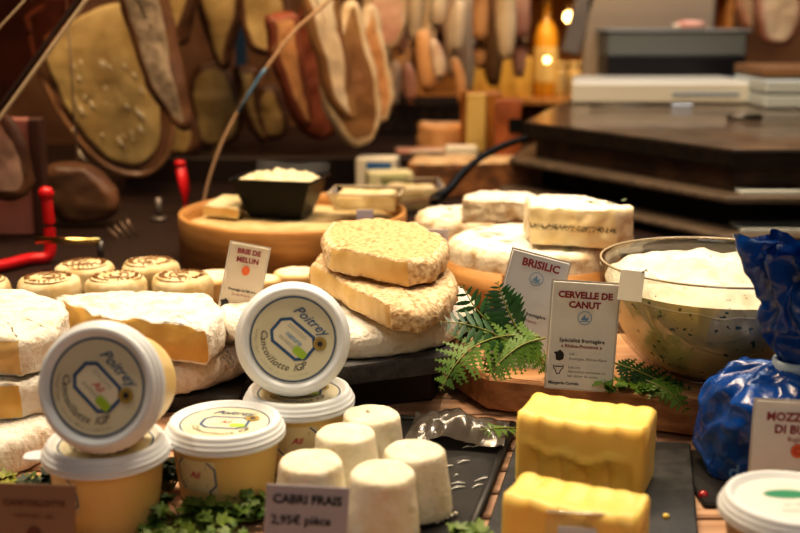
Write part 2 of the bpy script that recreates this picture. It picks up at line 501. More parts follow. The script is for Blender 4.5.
def make_tub(label, loc, rot, word, wm, ang, side=None, tab=None, kind=0, group=None, name='cheese_tub', zc=.037):
    r = thing(name, label, 'tub', loc, rot, group)
    b = obj('tub', tub_vf(), TUBY if kind != 1 else mat('tub_pale', (.55, .40, .22), rough=.35), r)
    lid = obj('lid', lid_vf(), LIDW, r, True, (0, 0, TUBH))
    lid_label(lid, word, wm, ang, kind)
    if tab is not None:
        tb = xf(prism([(.048, -.011), (.060, -.009), (.066, -.006), (.067, 0), (.066, .006), (.060, .009), (.048, .011)], .0018, .0006, (0, 0, -.0060)), RZ(tab))
        obj('pull_tab', tb, LIDW, lid, False)
    if side is not None:
        sb = obj('side_label', on_tub(quadstrip(.040, .030), side, zc), mat('side_panel', (.72, .62, .38), rough=.4), b, True)
        oc = octagon(.038, .027, .006); fr = frame2d(oc, .0016, .0003)
        obj('label_frame', on_tub(fr, side, zc), BLUE, sb, False)
        obj('lettering', on_tub(put(text_vf(word, .0085, .3, .0002), 0, .001, .0004), side, zc), RED, sb, False)
        obj('small_print', on_tub(join(*[poly2d([(-.012, yy), (.012, yy), (.012, yy+.0006), (-.012, yy+.0006)], .0004) for yy in (.009, .007, -.007, -.009)]), side, zc), GREY, sb, False)
    return r
tubg = 'tubs of runny cooked cheese'
def stand_tub(px, py, *a, **k):          # lid centre seen at px, py
    p = G(px, py, TUBH+.003)
    return p
p1 = stand_tub(106, 443)
p2 = stand_tub(225, 423)
p3 = stand_tub(299, 392.5)
t1 = make_tub('yellow tub standing upright with a second tub tipped on its lid, behind the brown card', (p1.x, p1.y, 0), (0, 0, 0), 'Ail', RED, rad(-10), side=rad(-132), zc=.040, tab=rad(188), group=tubg)
t2 = make_tub('yellow tub with flat closed lid and nothing on top of it, beside the parsley', (p2.x, p2.y, 0), (0, 0, 0), 'Ail', RED, rad(-8), side=rad(-117), tab=rad(215), group=tubg)
t3 = make_tub('yellow tub behind the flat-lidded one, carrying the tub whose lid faces out', (p3.x, p3.y, 0), (0, 0, 0), 'Ail', RED, 0, side=rad(-88), tab=rad(250), group=tubg)
def tipped(center, nrm, label, word, wm, ang, **k):
    """tub whose lid faces along nrm with its lid centre at center"""
    nrm = Vector(nrm).normalized()
    q = Vector((0, 0, 1)).rotation_difference(nrm)
    # keep lid's own 'up' pointing up: build the frame by hand
    zax = nrm; xax = Vector((0, 0, 1)).cross(zax).normalized(); yax = zax.cross(xax)
    M = Matrix((xax, yax, zax)).transposed()
    base = Vector(center) - zax*TUBH
    return make_tub(label, base, M.to_euler(), word, wm, ang, **k)
c1 = V(99, 387, p1.y - .034)
tipped(c1, (-.17, -1, .27), 'tub with red word on its outward lid, tipped on the tub behind the brown card', 'Ail', RED, rad(-42), group=tubg)
c2 = V(293, 339, p3.y - .016)
tipped(c2, (.10, -1, .27), 'tub with blue word on its outward lid, tipped in front of the white brie', 'nature', NAVY, rad(-42), group=tubg)
p4 = G(792, 504, .067)
make_tub('low white-lidded tub with green oval emblem in front of the mozzarella card', (p4.x, p4.y, 0), (0, 0, 0), '', RED, 0, kind=1, name='mozzarella_tub')

# ==================================================================  FRESH GOAT CHEESES, BLACK TRAY
TZ = .010
def frustum(seed):
    H = .055
    prof = [(0, 0), (.027, 0), (.0310, .0015), (.0314, .004)]
    prof += [(.0314-.0052*k/8, .004+(H-.010)*k/8) for k in range(1, 9)]
    prof += [(.0255, H-.0022), (.0240, H-.0006), (.0215, H)] + [(.0215*(1-k/6), H+.0004) for k in range(1, 7)]
    off = Vector((seed*5.3, seed*2.1, 0))
    def fn(p):
        q = p + off
        d = noise.noise_vector(q*60)*.0008 + noise.noise_vector(q*22)*.0012 + noise.noise_vector(q*220)*.00035
        return p + d
    return lathe(prof, 72, fn)
gl = ['rearmost small white goat cheese drum, with a crumb on its top', 'small white goat cheese drum in the middle of the cluster, lopsided top',
      'small white goat cheese drum standing closest behind the price card', 'front small white goat cheese drum beside the price card', 'small white goat cheese drum at the cling-filmed side of the tray']
for i, (px, py) in enumerate([(372, 413), (346, 432), (312, 460), (382, 471), (415, 449)]):
    p = G(px, py, TZ+.055)
    if i == 2: p = p + Vector((-.001, 0, 0))
    g = thing('goat_cheese', gl[i], 'cheese', (p.x, p.y, TZ), (0, 0, i*1.1), 'fresh goat cheese drums')
    b = obj('curd', frustum(i), FRESH, g)
    if i == 0:
        obj('crumb', xf(lathe([(0, 0), (.002, .0006), (.0014, .003), (0, .0036)], 8), T(-.004, .002, .0545)), FRESH, g)
    if i == 4:
        for k in range(5):
            obj('crumb', xf(lathe([(0, 0), (.0022, .0005), (.0016, .0022), (0, .0028)], 7), RZ(-i*1.1) @ T(.018+.004*k, -.024+.004*k, .0)), FRESH, g)
# tray
q = [G(345, 560, 0), G(455, 556, 0), G(512, 431, .012), G(400, 424, .012), G(290, 500, .0)]
tr = thing('serving_tray', 'black melamine tray with a raised rim under the goat cheese drums', 'tray', (0, .90, 0))
tc = [(p.x, p.y-.90) for p in (G(305, 570, 0), G(462, 562, 0), G(513, 432, .0), G(358, 424, .0), G(285, 474, 0))]
obj('tray_base', prism(tc, .008, .002), TRAYB, tr, False)
rim = []
tcz = [Vector((x, y, .008)) for x, y in tc]
for i in range(5): rim.append(tube([tcz[i], tcz[(i+1) % 5]], .0042, 8))
obj('tray_rim', join(*rim), TRAYB, tr)
# crumpled cling film bunched at the tray's far edge
fw = tag(obj('cling_film', grid_fn(64, 22, lambda u, t: (lambda P: P + Vector((0, 0, max(.002, .004+.020*math.sin(PI*min(1, t*1.15))*math.sin(PI*min(1., u*1.05))**.8 + .006*noise.noise(P*40) + .003*noise.noise(P*110)))))(
    G(404, 441, .012)*(1-u)*(1-t) + G(504, 450, .012)*u*(1-t) + G(510, 425, .012)*u*t + G(418, 416, .012)*(1-u)*t)),
    mat('wrap', (.16, .14, .12), rough=.2, trans=.45, spec=.6, coat=.3)), 'crumpled clear plastic wrap bunched along the far edge of the black tray', 'plastic wrap')
for k in range(16):
    u = random.random(); p = G(432+random.random()*60, 446+random.random()*55, .0088)
    L_ = .004+random.random()*.016; a = rad(25)+random.gauss(0, .25)
    e = p + Vector((math.cos(a)*L_, math.sin(a)*L_, 0))
    if e.x > .085: continue
    obj('film_crease', tube([p, (p+e)/2+Vector((0, .001, .0008)), e], [.0003, .0009, .0003], 6), mat('film_crease', (.75, .75, .73), rough=.2, spec=.8), fw)

# price card in front of the goat cheeses
pc = V(303, 489, .775)
card('price_card', 'grey price card lettered CABRI FRAIS in front of the goat cheese drums', (pc.x, pc.y, pc.z-.052), rad(2), .063, .052, CARD_L,
     [(BLACK, put(text_vf('CABRI FRAIS', .0095, 0, .0003), 0, .041)), (BLACK, put(text_vf('2,95€ pièce', .0095, 0, .0002), -.004, .025))], lean=.15, roll=rad(4), sleeve=False)
pc = V(28, 487, .775)
card('price_card', 'brown price card with pale lettering in front of the stacked tubs', (pc.x, pc.y, pc.z-.060), rad(2), .062, .060, PINKC,
     [(mat('ink_faded', (.15, .05, .03), rough=.5), put(text_vf('CANCOILLOTTE', .0062, 0, .0002), 0, .045)), (mat('ink_faded', (.15, .05, .03)), put(text_vf('NATURE / AIL', .005), 0, .035)), (mat('ink_faded', (.1, .05, .03)), put(disc(.005), 0, .022), 'seal')], lean=.12, roll=rad(3), sleeve=False)

# ==================================================================  BUTTER
bs = thing('slate_board', 'thin black slate board under the two butter blocks', 'board', (.20, .86, 0))
b0 = [G(475, 570, 0), G(700, 570, 0), G(690, 452, 0), G(520, 438, 0)]
obj('board', prism([(p.x-.20, p.y-.86) for p in b0], .009, .0015), SLATE_S, bs, False)
def butter(label, A, B, depth, z0, h, nw, waves=.0034, seed=0, drop=0, scoop=False):
    """block whose front foot runs from A to B (xy), wavy front and back, scalloped upper edge"""
    A, B = Vector(A), Vector(B); Lx = (B-A).length; ang = math.atan2(B.y-A.y, B.x-A.x)
    r = thing('butter_block', label, 'butter', (A.x, A.y, z0), (0, 0, ang), 'butter blocks')
    nu, nv = 90, 40
    def wv(u): return abs(math.sin(PI*nw*u+.3))
    def P(u, t, side):
        pass
    # cross-section path t in 0..1: up the front, over the top, down the back
    def fn(u, t):
        x = u*Lx
        bev = .004
        if t < .42:
            k = t/.42; y0 = waves*wv(u)*k**9; z = k*(h-bev); yy = y0
            if scoop:
                c = min(1, max(0, (u-.04)/.10))*min(1, max(0, (.93-u)/.10))
                zb = h*(.47+.05*math.sin(7*u+1)+.03*math.sin(19*u))
                if z < zb:
                    q_ = z/zb
                    yy = c*(.011*math.sin(PI*min(1, q_*1.02))**.6 - .0065*abs(math.sin(PI*5.3*u+.4))**.7*math.sin(PI*q_)**.5)
                elif z < zb+.007: yy = -.0042*c*(1-abs((z-zb)/.0035-1))
            z += .0016*noise.noise(Vector((x*60+seed, z*30, 1)))
            p = Vector((x, yy, z))
        elif t < .62:
            k = (t-.42)/.2
            d = depth - .0
            y = bev*.5 + waves*wv(u)*(1-k) + (d-bev)*k
            zz = h - .0012*wv(u)*(1-k)**2 + .0030*abs(math.sin(PI*(nw+1)*u))*k**3 - .0025*math.sin(PI*k) + .0016*math.sin(6*u+2)
            p = Vector((x, y, zz + .0012*noise.noise(Vector((x*80+seed, y*80, 0)))))
        else:
            k = (t-.62)/.38
            p = Vector((x, depth + waves*.8*wv(u+.08)*(1-k) , (1-k)*(h-bev*.5)))
        # soften the two ends
        e = min(u, 1-u)
        if e < .04:
            s = (1-e/.04)**2
            p.y += (depth/2-p.y)*.10*s; p.z += (h/2-p.z)*.06*s
        return p
    v, f = grid_fn(nu, nv, fn)
    for i in (0, nu):
        idx = [j*(nu+1)+i for j in range(nv+1)]
        f.append(tuple(idx) if i == 0 else tuple(reversed(idx)))
    obj('block', (v, f), BUTTER, r)
    return r
A1, B1 = G(514, 482, .009), G(641, 503, .009)
r_ = butter('taller butter block standing behind the other, its front scooped into flutes', A1.xy, B1.xy, .062, .009, .0655, 5, seed=2, scoop=True)
A2, B2 = G(500, 556, .009), G(632, 585, .009)
butter('front butter block with scalloped top, clear sign holder before it', A2.xy, B2.xy, .050, .009, .051, 4.5, seed=9)
pc = V(586, 517, .752)
sg = thing('sign_holder', 'empty clear acrylic sign holder in front of the butter', 'sign holder', (pc.x, pc.y, pc.z-.05), (-.12, rad(3), rad(-2)))
obj('pane', xf(box(.062, .002, .05, .0005), T(0, 0, 0)), ACRY, sg, False)
obj('top_edge', xf(tube([(-.031, 0, .05), (.031, 0, .05)], .0013, 8), T(0, 0, 0)), mat('acrylic_edge', (.8, .74, .6), rough=.1, trans=.5), sg)
obj('printed_strip', xf(box(.044, .001, .036, .0003), T(0, -.0018, .004)), CARD_G, sg, False)

# ==================================================================  BOARD, BOWL, BRISILIC, CARDS
BZ = .040
bd = thing('wooden_board', 'thick chestnut board with clipped corner under the glass bowl and ferns', 'board', (.3, 1.2, .004))
bp = [(p.x-.3, p.y-1.2) for p in (G(486, 377, BZ), G(702, 402, BZ), G(860, 408, BZ), G(860, 330, BZ), G(466, 336, BZ), G(446, 353, BZ))]
bv = prism(bp, .036, .0035)
obj('plank', bv, WOODB, bd, False)
tp = [(x*.985, y*.97) for x, y in bp]
obj('top_face', prism(tp, .0008, .0002, (0, 0, .036)), WOODE, bd, False)
# light front edge strip where the saw left bare wood
e0, e1 = Vector(bp[0]), Vector(bp[1])

def brisilic(name, label, c, r, z0, h, ang0, ang1, hoop=True, seed=0):
    cs = [(x, y, False) for x, y in arc(c[0], c[1], r, ang0, ang1, 60)]
    full = abs(ang1-ang0) > 2*PI-.01
    if full: cs = cs[:-1]
    else:
        cs[-1] = (cs[-1][0], cs[-1][1], True)
        if abs(ang1-ang0) < PI*.98 or abs(ang1-ang0) > PI*1.02: cs.append((c[0], c[1], True))
    o = cheese(name, label, 'cheese', cs, z0, h, BRI_RIND, BRI_PASTE, 'white-rind cheeses with sage leaves', BRI_TOP, rt=.010, rb=.003, amp=.0022, freq=45, seed=seed, bulge=.004, cutbulge=.002)
    ox, oy = o.location.x, o.location.y
    for k in range(9):
        a = ang0 + (ang1-ang0)*random.random(); rr = r*(.25+.6*random.random())
        x, y = c[0]+rr*math.cos(a)-ox, c[1]+rr*math.sin(a)-oy
        b = random.random()*PI
        lf = [(.011*math.cos(t), .0035*math.sin(t)) for t in [2*PI*i/12 for i in range(12)]]
        obj('sage_leaf', xf(poly2d(lf, 0), T(x, y, h+.0016) @ RZ(b)), mat('sage', (.10, .13, .06), rough=.7), o, False)
    if hoop:
        rr = r+.006
        hv = lathe([(rr-.001, .0), (rr+.0012, .0), (rr+.0012, h*.66), (rr-.001, h*.66), (rr-.001, 0)], 90)
        obj('wooden_hoop', xf(hv, T(c[0]-ox, c[1]-oy, .0)), HOOP, o)
        ov = grid_fn(10, 1, lambda u, t: Vector(((rr+.0024)*math.cos(-2.0+.25*u), (rr+.0024)*math.sin(-2.0+.25*u), t*h*.66)))
        obj('hoop_overlap', xf(ov, T(c[0]-ox, c[1]-oy, 0)), HOOP, o)
    return o
BRI_RIND = mat('bri_rind', (.80, .70, .52), (.52, .35, .18), 55, .75, bump=.8, bscale=120, lo=.45, hi=.7)
BRI_TOP = mat('bri_top', (.84, .80, .72), (.66, .54, .36), 45, .75, bump=.5, bscale=150, lo=.5, hi=.75)
BRI_PASTE = specks(mat('bri_paste', (.90, .78, .48), (.82, .66, .34), 30, .5, bump=.4, bscale=70, sss=.1), (.16, .13, .07), 330, .47, band=(.024, .005))
cw = G(541, 318, BZ); cwc = (cw.x, cw.y+.115)
brisilic('brisilic_cheese'.replace('brisilic', 'hooped'), 'white sage-topped cheese wheel in a thin wooden hoop behind the cards', cwc, .112, .0458, .074, 0, 2*PI, seed=1)
ctop = G(581, 247, BZ+.085)
h0 = cheese('half_cheese', 'halved cheese with a dark herb line, set on top of the hooped wheel', 'cheese',
    [(ctop.x-.064, ctop.y+.022, True), (ctop.x+.040, ctop.y-.014, False)] + [(x, y, False) for x, y in arc(ctop.x+.034, ctop.y+.022, .036, -PI*.36, PI*.30, 12)]
    + [(ctop.x+.050, ctop.y+.085, False), (ctop.x+.025, ctop.y+.118, False), (ctop.x-.035, ctop.y+.122, False), (ctop.x-.062, ctop.y+.10, False)],
    BZ+.085, .048, BRI_RIND, BRI_PASTE, None, BRI_TOP, rt=.005, rb=.005, amp=.0026, freq=50, seed=4, cutbulge=.002)
for (x, y, b) in ((-.02, .02, .3), (.025, .03, 1.2), (.0, .0, 2.)):
    lf = [(.010*math.cos(t), .0033*math.sin(t)) for t in [2*PI*i/12 for i in range(12)]]
    obj('sage_leaf', xf(poly2d(lf, 0), T(x, y, .0500) @ RZ(b)), mat('sage', (.1, .13, .06)), h0, False)
cbc = (V(474, 230, 1.70).x, 1.70)
brisilic('hooped_cheese', 'partly cut white wheel with sage leaves, behind the hooped wheel', (cbc[0], cbc[1]), .090, .0458, .068, 0, 2*PI, hoop=True, seed=2)
cc = V(497, 222, 1.635)
cheese('cheese_wedge', 'white sage-topped wedge lying on the wheel behind the halved cheese', 'cheese',
    [(cc.x-.052, cc.y-.02, True), (cc.x+.045, cc.y-.022, False), (cc.x+.07, cc.y+.02, False), (cc.x+.05, cc.y+.07, False), (cc.x-.02, cc.y+.08, False), (cc.x-.05, cc.y+.04, False)],
    .1150, .031, BRI_RIND, BRI_RIND, None, BRI_TOP, rt=.006, rb=.004, amp=.0025, freq=45, seed=6)

# glass bowl of herb cheese
bc = G(716, 350, BZ); bc = Vector((V(717, 262, 1.14).x, 1.14, BZ+.0015))
BR, BH = .122, .122
bw = thing('glass_bowl', 'clear glass bowl filled with creamy herb cheese, on the wooden board', 'bowl', bc)
def bowl_r(t, R=BR): return R*(.36 + .64*math.sin(t*PI/2)**.80) if t > 0 else R*.36
outer = [(0, 0)] + [(bowl_r(k/24), BH*(1-math.cos(k/24*PI/2)**1.0) if False else BH*(k/24)**1.35) for k in range(25)]
inner = [(max(0, r-.0035), z+.003 if z < BH*.9 else z) for r, z in reversed(outer[1:])] + [(0, .004)]
obj('bowl', lathe(outer + [(BR-.0015, BH+.0012)] + inner, 96), clear('bowl_glass', (.95, .95, .92), .05, .03), bw)
obj('rim', lathe([(BR-.0015+.0013*math.cos(a), BH+.0013*math.sin(a)) for a in [2*PI*k/10 for k in range(11)]], 96), mat('rim_glass', (.50, .42, .30), rough=.08, spec=.8), bw)
CREAM = specks(mat('herb_cream', (.78, .68, .40), (.68, .58, .30), 14, .5, bump=.3, bscale=50), (.05, .07, .02), 130, .66)
CREAMT = specks(mat('cream_top', (.80, .76, .65), (.72, .66, .50), 30, .5, bump=.3, bscale=60), (.08, .09, .03), 210, .73)
fill = .80
side_ = [(0, .0052)] + [(max(.001, r-.0045), z+.0042) for r, z in outer[1:] if z < BH*fill]
obj('herb_cream', lathe(side_, 80), CREAM, bw)
rt_, zt_ = side_[-1]
def top_fn(p):
    rr = math.hypot(p.x, p.y)/rt_
    q = p*1.0
    q.z += (1-rr**4)*(.010+.014*noise.noise(Vector((p.x*26+3, p.y*26, 0)))+.007*noise.noise(Vector((p.x*60, p.y*60, 2)))) + .010*(p.y/rt_)*rr**2*.9 + .004*rr*noise.noise(Vector((p.x*40, p.y*40, 5)))
    return q
obj('cream_surface', lathe([(rt_*(1-k/24), zt_) for k in range(25)], 96, top_fn), CREAMT, bw)
tg = V(630, 287, bc.y-.098)
tgr = thing('small_tag', 'small blank white tag clipped on the side of the glass bowl', 'tag', (tg.x, tg.y, tg.z-.014), (-.25, 0, rad(-28)))
obj('tag', box(.024, .001, .030, .0003), mat('tag_white', (.86, .83, .74), rough=.4), tgr, False)
obj('clip', tube([(.010, -.001, .029), (.011, .004, .033), (.011, .010, .031)], .0012, 8), mat('acrylic_edge', (.8, .74, .6)), tgr)

# cards
def logo(x, y, m=NAVY, s=1.):
    return [(m, put(join(ring(.0056*s, .0062*s, 40), poly2d([(-.0035*s, -.0018*s), (0, .0034*s), (.001*s, -.0004*s), (.0036*s, .0012*s), (.0024*s, -.0024*s)]),
            poly2d([(-.004*s, -.0034*s), (.004*s, -.0034*s), (.004*s, -.0027*s), (-.004*s, -.0027*s)])), x, y), 'logo')]
hexa = [(-.003, -.005), (.001, -.0058), (.0045, -.004), (.005, .0005), (.004, .003), (.0005, .0058), (-.001, .004), (-.0056, .0028), (-.0035, .0005)]
cowh = [(-.0015, -.0045), (.0015, -.0045), (.0025, -.001), (.0048, .0016), (.0052, .0044), (.0034, .0028), (.0016, .0032), (-.0016, .0032), (-.0034, .0028), (-.0052, .0044), (-.0048, .0016), (-.0025, -.001)]
pb = G(578, 390, BZ)
CW, CH = .066, .111
card('sign_card', 'white card lettered CERVELLE DE CANUT on the wooden board', (pb.x, pb.y, BZ+.001), rad(-5), CW, CH, CARD,
     [(MAROON, put(text_vf('CERVELLE DE', .0092, 0, .0004), 0, .098)), (MAROON, put(text_vf('CANUT', .0092, 0, .0004), 0, .088))] + logo(.001, .075, s=1.15) + [
      (BLACK, put(text_vf('Spécialité fromagère', .0056, 0, .0001), 0, .051)), (MAROON, put(text_vf('« Rhône-Provence »', .0050, 0, .0001), 0, .0450)),
      (BLACK, put(poly2d(hexa), -.022, .035), 'map_symbol'), (BLACK, put(frame2d(cowh, .0009), -.022, .020), 'cow_symbol'),
      (GREY, put(text_vf('Lait :', .0040, 0, 0, 'LEFT'), -.012, .0370)), (GREY, put(text_vf('Auvergne, Rhône-Alpes', .0040, 0, 0, 'LEFT'), -.012, .0320)),
      (GREY, put(text_vf('Lait cru', .0040, 0, 0, 'LEFT'), -.012, .0230)), (GREY, put(text_vf('fabrication artisanale au', .0040, 0, 0, 'LEFT'), -.012, .0185)), (GREY, put(text_vf('lait entier de vache', .0040, 0, 0, 'LEFT'), -.012, .0140)),
      (BLACK, put(text_vf('Mangerès Comtés', .0042, 0, .0001, 'LEFT'), -.031, .0058)), (BLACK, put(ring(.0026, .0034, 24), .029, .007), 'ring_symbol')], lean=-.06+.12, roll=rad(2.5))
pb2 = V(512, 374, 1.155)
card('sign_card', 'tilted grey card lettered BRISILIC in front of the hooped wheel', (pb2.x, 1.155, BZ+.0025), rad(-10), .062, .124, CARD_G,
     [(MAROON, put(text_vf('BRISILIC', .0115, 0, .0004), .002, .114))] + logo(.001, .099, s=1.2) +
     [(BLACK, put(text_vf('Spécialité fromagère', .0052, 0, .0001), 0, .060)), (MAROON, put(text_vf('Île-de-France', .0050), 0, .053))], lean=.10, roll=rad(13))
pm = V(233, 345, 1.215)
card('sign_card', 'narrow card lettered BRIE DE MELUN among the white bries', (pm.x, pm.y, .0565), rad(12), .043, .107, CARD_B,
     [(MAROON, put(text_vf('BRIE DE', .0078, 0, .0003), .0, .099)), (MAROON, put(text_vf('MELUN', .0078, 0, .0003), .0, .0895)), (ORANGE, put(disc(.0045, 20, 0, .0055), 0, .078), 'seal'),
      (BLACK, put(text_vf('Fromage au lait cru', .0040, 0, .0001), 0, .055)), (MAROON, put(text_vf('Île-de-France', .0040), 0, .0495)), (BLACK, put(poly2d(hexa), -.017, .038), 'map_symbol'),
      (GREY, put(text_vf('Seine-et-Marne', .0036, 0, 0, 'LEFT'), -.008, .039)), (GREY, put(text_vf('lait cru', .0036, 0, 0, 'LEFT'), -.008, .034)), (BLACK, put(ring(.0022, .003, 20), .016, .008), 'ring_symbol')], lean=.10, roll=rad(13))
pz = V(750, 480, .858)
card('sign_card', 'white card lettered MOZZARELLA DI BUFALA leaning on the blue bag', (pz.x+.037, pz.y, .0012), rad(-3), .074, .104, CARD,
     [(MAROON, put(text_vf('MOZZARELLA', .0098, 0, .0003), .003, .091)), (MAROON, put(text_vf('DI BUFALA', .0098, 0, .0003), .003, .0805)), (MAROON, put(text_vf('Buglione', .0055), .0, .0725)),
      (ORANGE, put(disc(.006, 28), 0, .063), 'seal'), (RED, put(ring(.0022, .0034, 20), 0, .063, .0006), 'seal_ring'), (BLACK, put(text_vf('70,00% MG', .0058), 0, .044)), (GREY, put(text_vf('Campania, Italia', .0048), 0, .034))], lean=.10, roll=rad(2))

# ==================================================================  BLUE BAG
bgc = Vector((.358, .962, .0048))
BAGM = mat('blue_film', (.006, .075, .36), (.004, .045, .22), 18, .22, bump=.6, bscale=80, coat=.5, spec=.5)
bag = thing('plastic_bag', 'glossy blue plastic bag of mozzarella, tied at the neck with white tape', 'bag', bgc)
NK = .101
def bag_fn(u, t):
    a = 2*PI*u
    if t < .12:
        k = t/.12; R = .070*k**.5 + .002; z = .001*k
    elif t < .62:
        k = (t-.12)/.5
        if k < .66:
            q_ = k/.66; R = .072 + .008*math.sin(PI*q_*.9); z = .001 + .079*q_
        else:
            q_ = (k-.66)/.34; R = .0745 - .0585*q_**1.15; z = .080 + (NK-.080)*math.sin(q_*PI/2)
        fold = .12*max(0, k-.55)
        R *= 1 + .045*math.sin(5*a+2*k) + fold*1.5*math.sin(11*a+4*k)
    else:
        k = (t-.62)/.38
        R = .0160 + .034*k**.8
        z = NK + .106*k*(1-.12*math.sin(a*1.0+2.2))
        R *= 1 + .42*k*math.sin(3*a+.6) *.6 + .20*(.3+k)*math.sin(7*a+1.2*k)
    p = Vector((R*math.cos(a), R*math.sin(a)*(.86 if t < .62 else .7), z))
    if t >= .62: p.x += .006*((t-.62)/.38)
    s = min(1, t/.12)
    q = p*1.0
    q += noise.noise_vector(p*38)*.008*s + noise.noise_vector(p*90)*.0035*s
    q.z = max(q.z, 0) if t < .2 else q.z
    return q
obj('sack', grid_fn(150, 80, bag_fn), BAGM, bag)
obj('neck_tape', xf(lathe([(.0165, 0), (.0195, 0), (.0200, .008), (.0195, .016), (.0165, .016)], 24), T(0, 0, NK-.010)), mat('tape', (.50, .60, .70), rough=.35), bag)
lt = text_vf('del', .020, 0, .0003)
def wrapb(p): 
    a = -PI/2 - .72 + p.x/.082
    return Vector((.0925*math.cos(a), .0925*.90*math.sin(a), .022+p.y))
obj('bag_lettering', ([wrapb(p) for p in lt[0]], lt[1]), mat('bag_print', (.10, .22, .45), rough=.3), bag, False)
blk = tag(obj('bag_tray', xf(prism([(-.075, -.02), (.09, -.035), (.09, .10), (-.075, .10)], .005, .002), T(bgc.x-.02, bgc.y-.050, -.0010)), TRAYB, None, False), 'black flat tray beneath the blue bag', 'tray')

# ==================================================================  WASHED-RIND BRIES AND WHITE WHEEL ON SLATE
SZ = .067
sp = [G(272, 370, SZ), G(345, 367, SZ), G(452, 354, SZ), G(462, 318, SZ), G(272, 318, SZ)]
sx = sum(p.x for p in sp)/5; sy = sum(p.y for p in sp)/5
st = thing('slate_slab', 'rough dark slate slab carrying the white brie wheel and two tan wedges', 'slab', (sx, sy, -.001))
obj('slate', prism([(p.x-sx, p.y-sy) for p in sp], .020, .002, (0, 0, SZ-.020+.001)), SLATE, st, False)
obj('riser_block', prism([((p.x-sx)*.82, (p.y-sy)*.6+.03) for p in sp], SZ-.019, .003), DARK, st, False)
wc = G(352, 361, SZ); wcx, wcy = wc.x-.012, wc.y+.148
wheel = [(x, y, False) for x, y in arc(wcx, wcy, .146, -PI*.98, PI*.30, 60)]
cheese('brie_round', 'flat white brie wheel on the slate slab under two tan wedges', 'cheese', wheel, SZ+.0005, .030, WHITE_RIND, PASTE, None, rt=.010, rb=.006, amp=.0016, freq=50, bulge=.003, seed=3, crown=.001)
z1 = SZ+.0392
def GG(pts, z): return [(*(G(px, py, z).xy), c) for px, py, c in pts]
MX_T = mat('meaux_top', (.72, .49, .25), (.38, .18, .06), 180, .75, bump=1., bscale=220, lo=.40, hi=.73, detail=8.)
low = GG([(311, 284, True), (388, 331, False), (420, 334, False), (446, 322, False), (455, 306, False), (452, 292, False), (430, 277, False), (380, 262, False), (335, 262, False)], z1)
cheese('brie_wedge', 'lower tan-rind brie wedge, between the white wheel and the upper wedge', 'cheese', low, z1, .027, BRIE_TAN, PASTE, 'tan-rind brie wedges', rt=.008, rb=.006, amp=.0022, freq=55, seed=5, cutbulge=.002, bulge=.004)
z2 = z1+.0302
up = GG([(329, 272, True), (408, 287, False), (432, 283, False), (446, 272, False), (446, 262, False), (420, 244, False), (375, 240, False), (330, 243, False), (324, 255, False)], z2)
cheese('brie_wedge', 'upper tan-rind brie wedge, topmost of the stack on the slate', 'cheese', up, z2, .028, BRIE_TAN, PASTE, 'tan-rind brie wedges', MX_T, rt=.007, rb=.005, amp=.0022, freq=55, seed=8, cutbulge=.002, bulge=.003)

# ==================================================================  WHITE BRIES AT THE LEFT
low_s = thing('slate_board', 'low black slate under the white brie behind the tubs', 'board', (-.30, 1.24, -.001))
obj('board', prism([(-.04, -.115), (.13, -.115), (.13, .04), (-.04, .04)], .0182, .002), SLATE_S, low_s, False)
Dw = [(x, y, False) for x, y in arc(-.290, 1.245, .132, -PI*1.08, PI*.08, 60)]
cheese('brie_round', 'white brie wheel under the cut wedge, behind the tubs', 'cheese', Dw, .0178, .036, WHITE_RIND, PASTE, None, rt=.012, rb=.008, amp=.0034, freq=48, seed=11, bulge=.003)
zE = .0615
E = GG([(66, 337, True), (112, 352, True), (206, 366, False), (222, 352, False), (224, 340, False), (206, 326, False), (150, 322, False), (80, 326, False), (58, 330, False)], zE)
cheese('brie_wedge', 'cut white brie wedge with yellow paste showing, behind the tipped tub', 'cheese', E, zE, .040, WHITE_RIND, PASTE_D, None, rt=.007, rb=.006, amp=.0030, freq=50, seed=12, cutbulge=.004, bulge=.004)
Aw = [(x, y, False) for x, y in arc(-.455, 1.035, .122, -PI, PI, 60)][:-1]
cheese('brie_round', 'lowest white brie in the stack of three beside the tubs', 'cheese', Aw, -.0008, .038, WHITE_RIND, PASTE, None, rt=.012, rb=.008, amp=.0028, freq=48, seed=14, bulge=.003)
B_ = GG([(-60, 425, True), (22, 418, False), (55, 412, False), (66, 398, False), (60, 375, False), (30, 362, False), (-60, 362, False)], .0385)
cheese('brie_wedge', 'middle brie piece of the stack of three, yellow paste at its cut', 'cheese', B_, .0385, .037, WHITE_RIND, PASTE_D, None, rt=.008, rb=.006, amp=.0026, freq=48, seed=15, cutbulge=.003)
C_ = GG([(-60, 372, True), (20, 377, False), (58, 366, False), (70, 350, False), (66, 332, False), (30, 322, False), (-60, 322, False)], .077)
cheese('brie_wedge', 'topmost white brie piece of the stack of three, golden paste at its cut', 'cheese', C_, .077, .040, WHITE_RIND, MELUN, None, rt=.010, rb=.006, amp=.0030, freq=45, seed=16, cutbulge=.004)

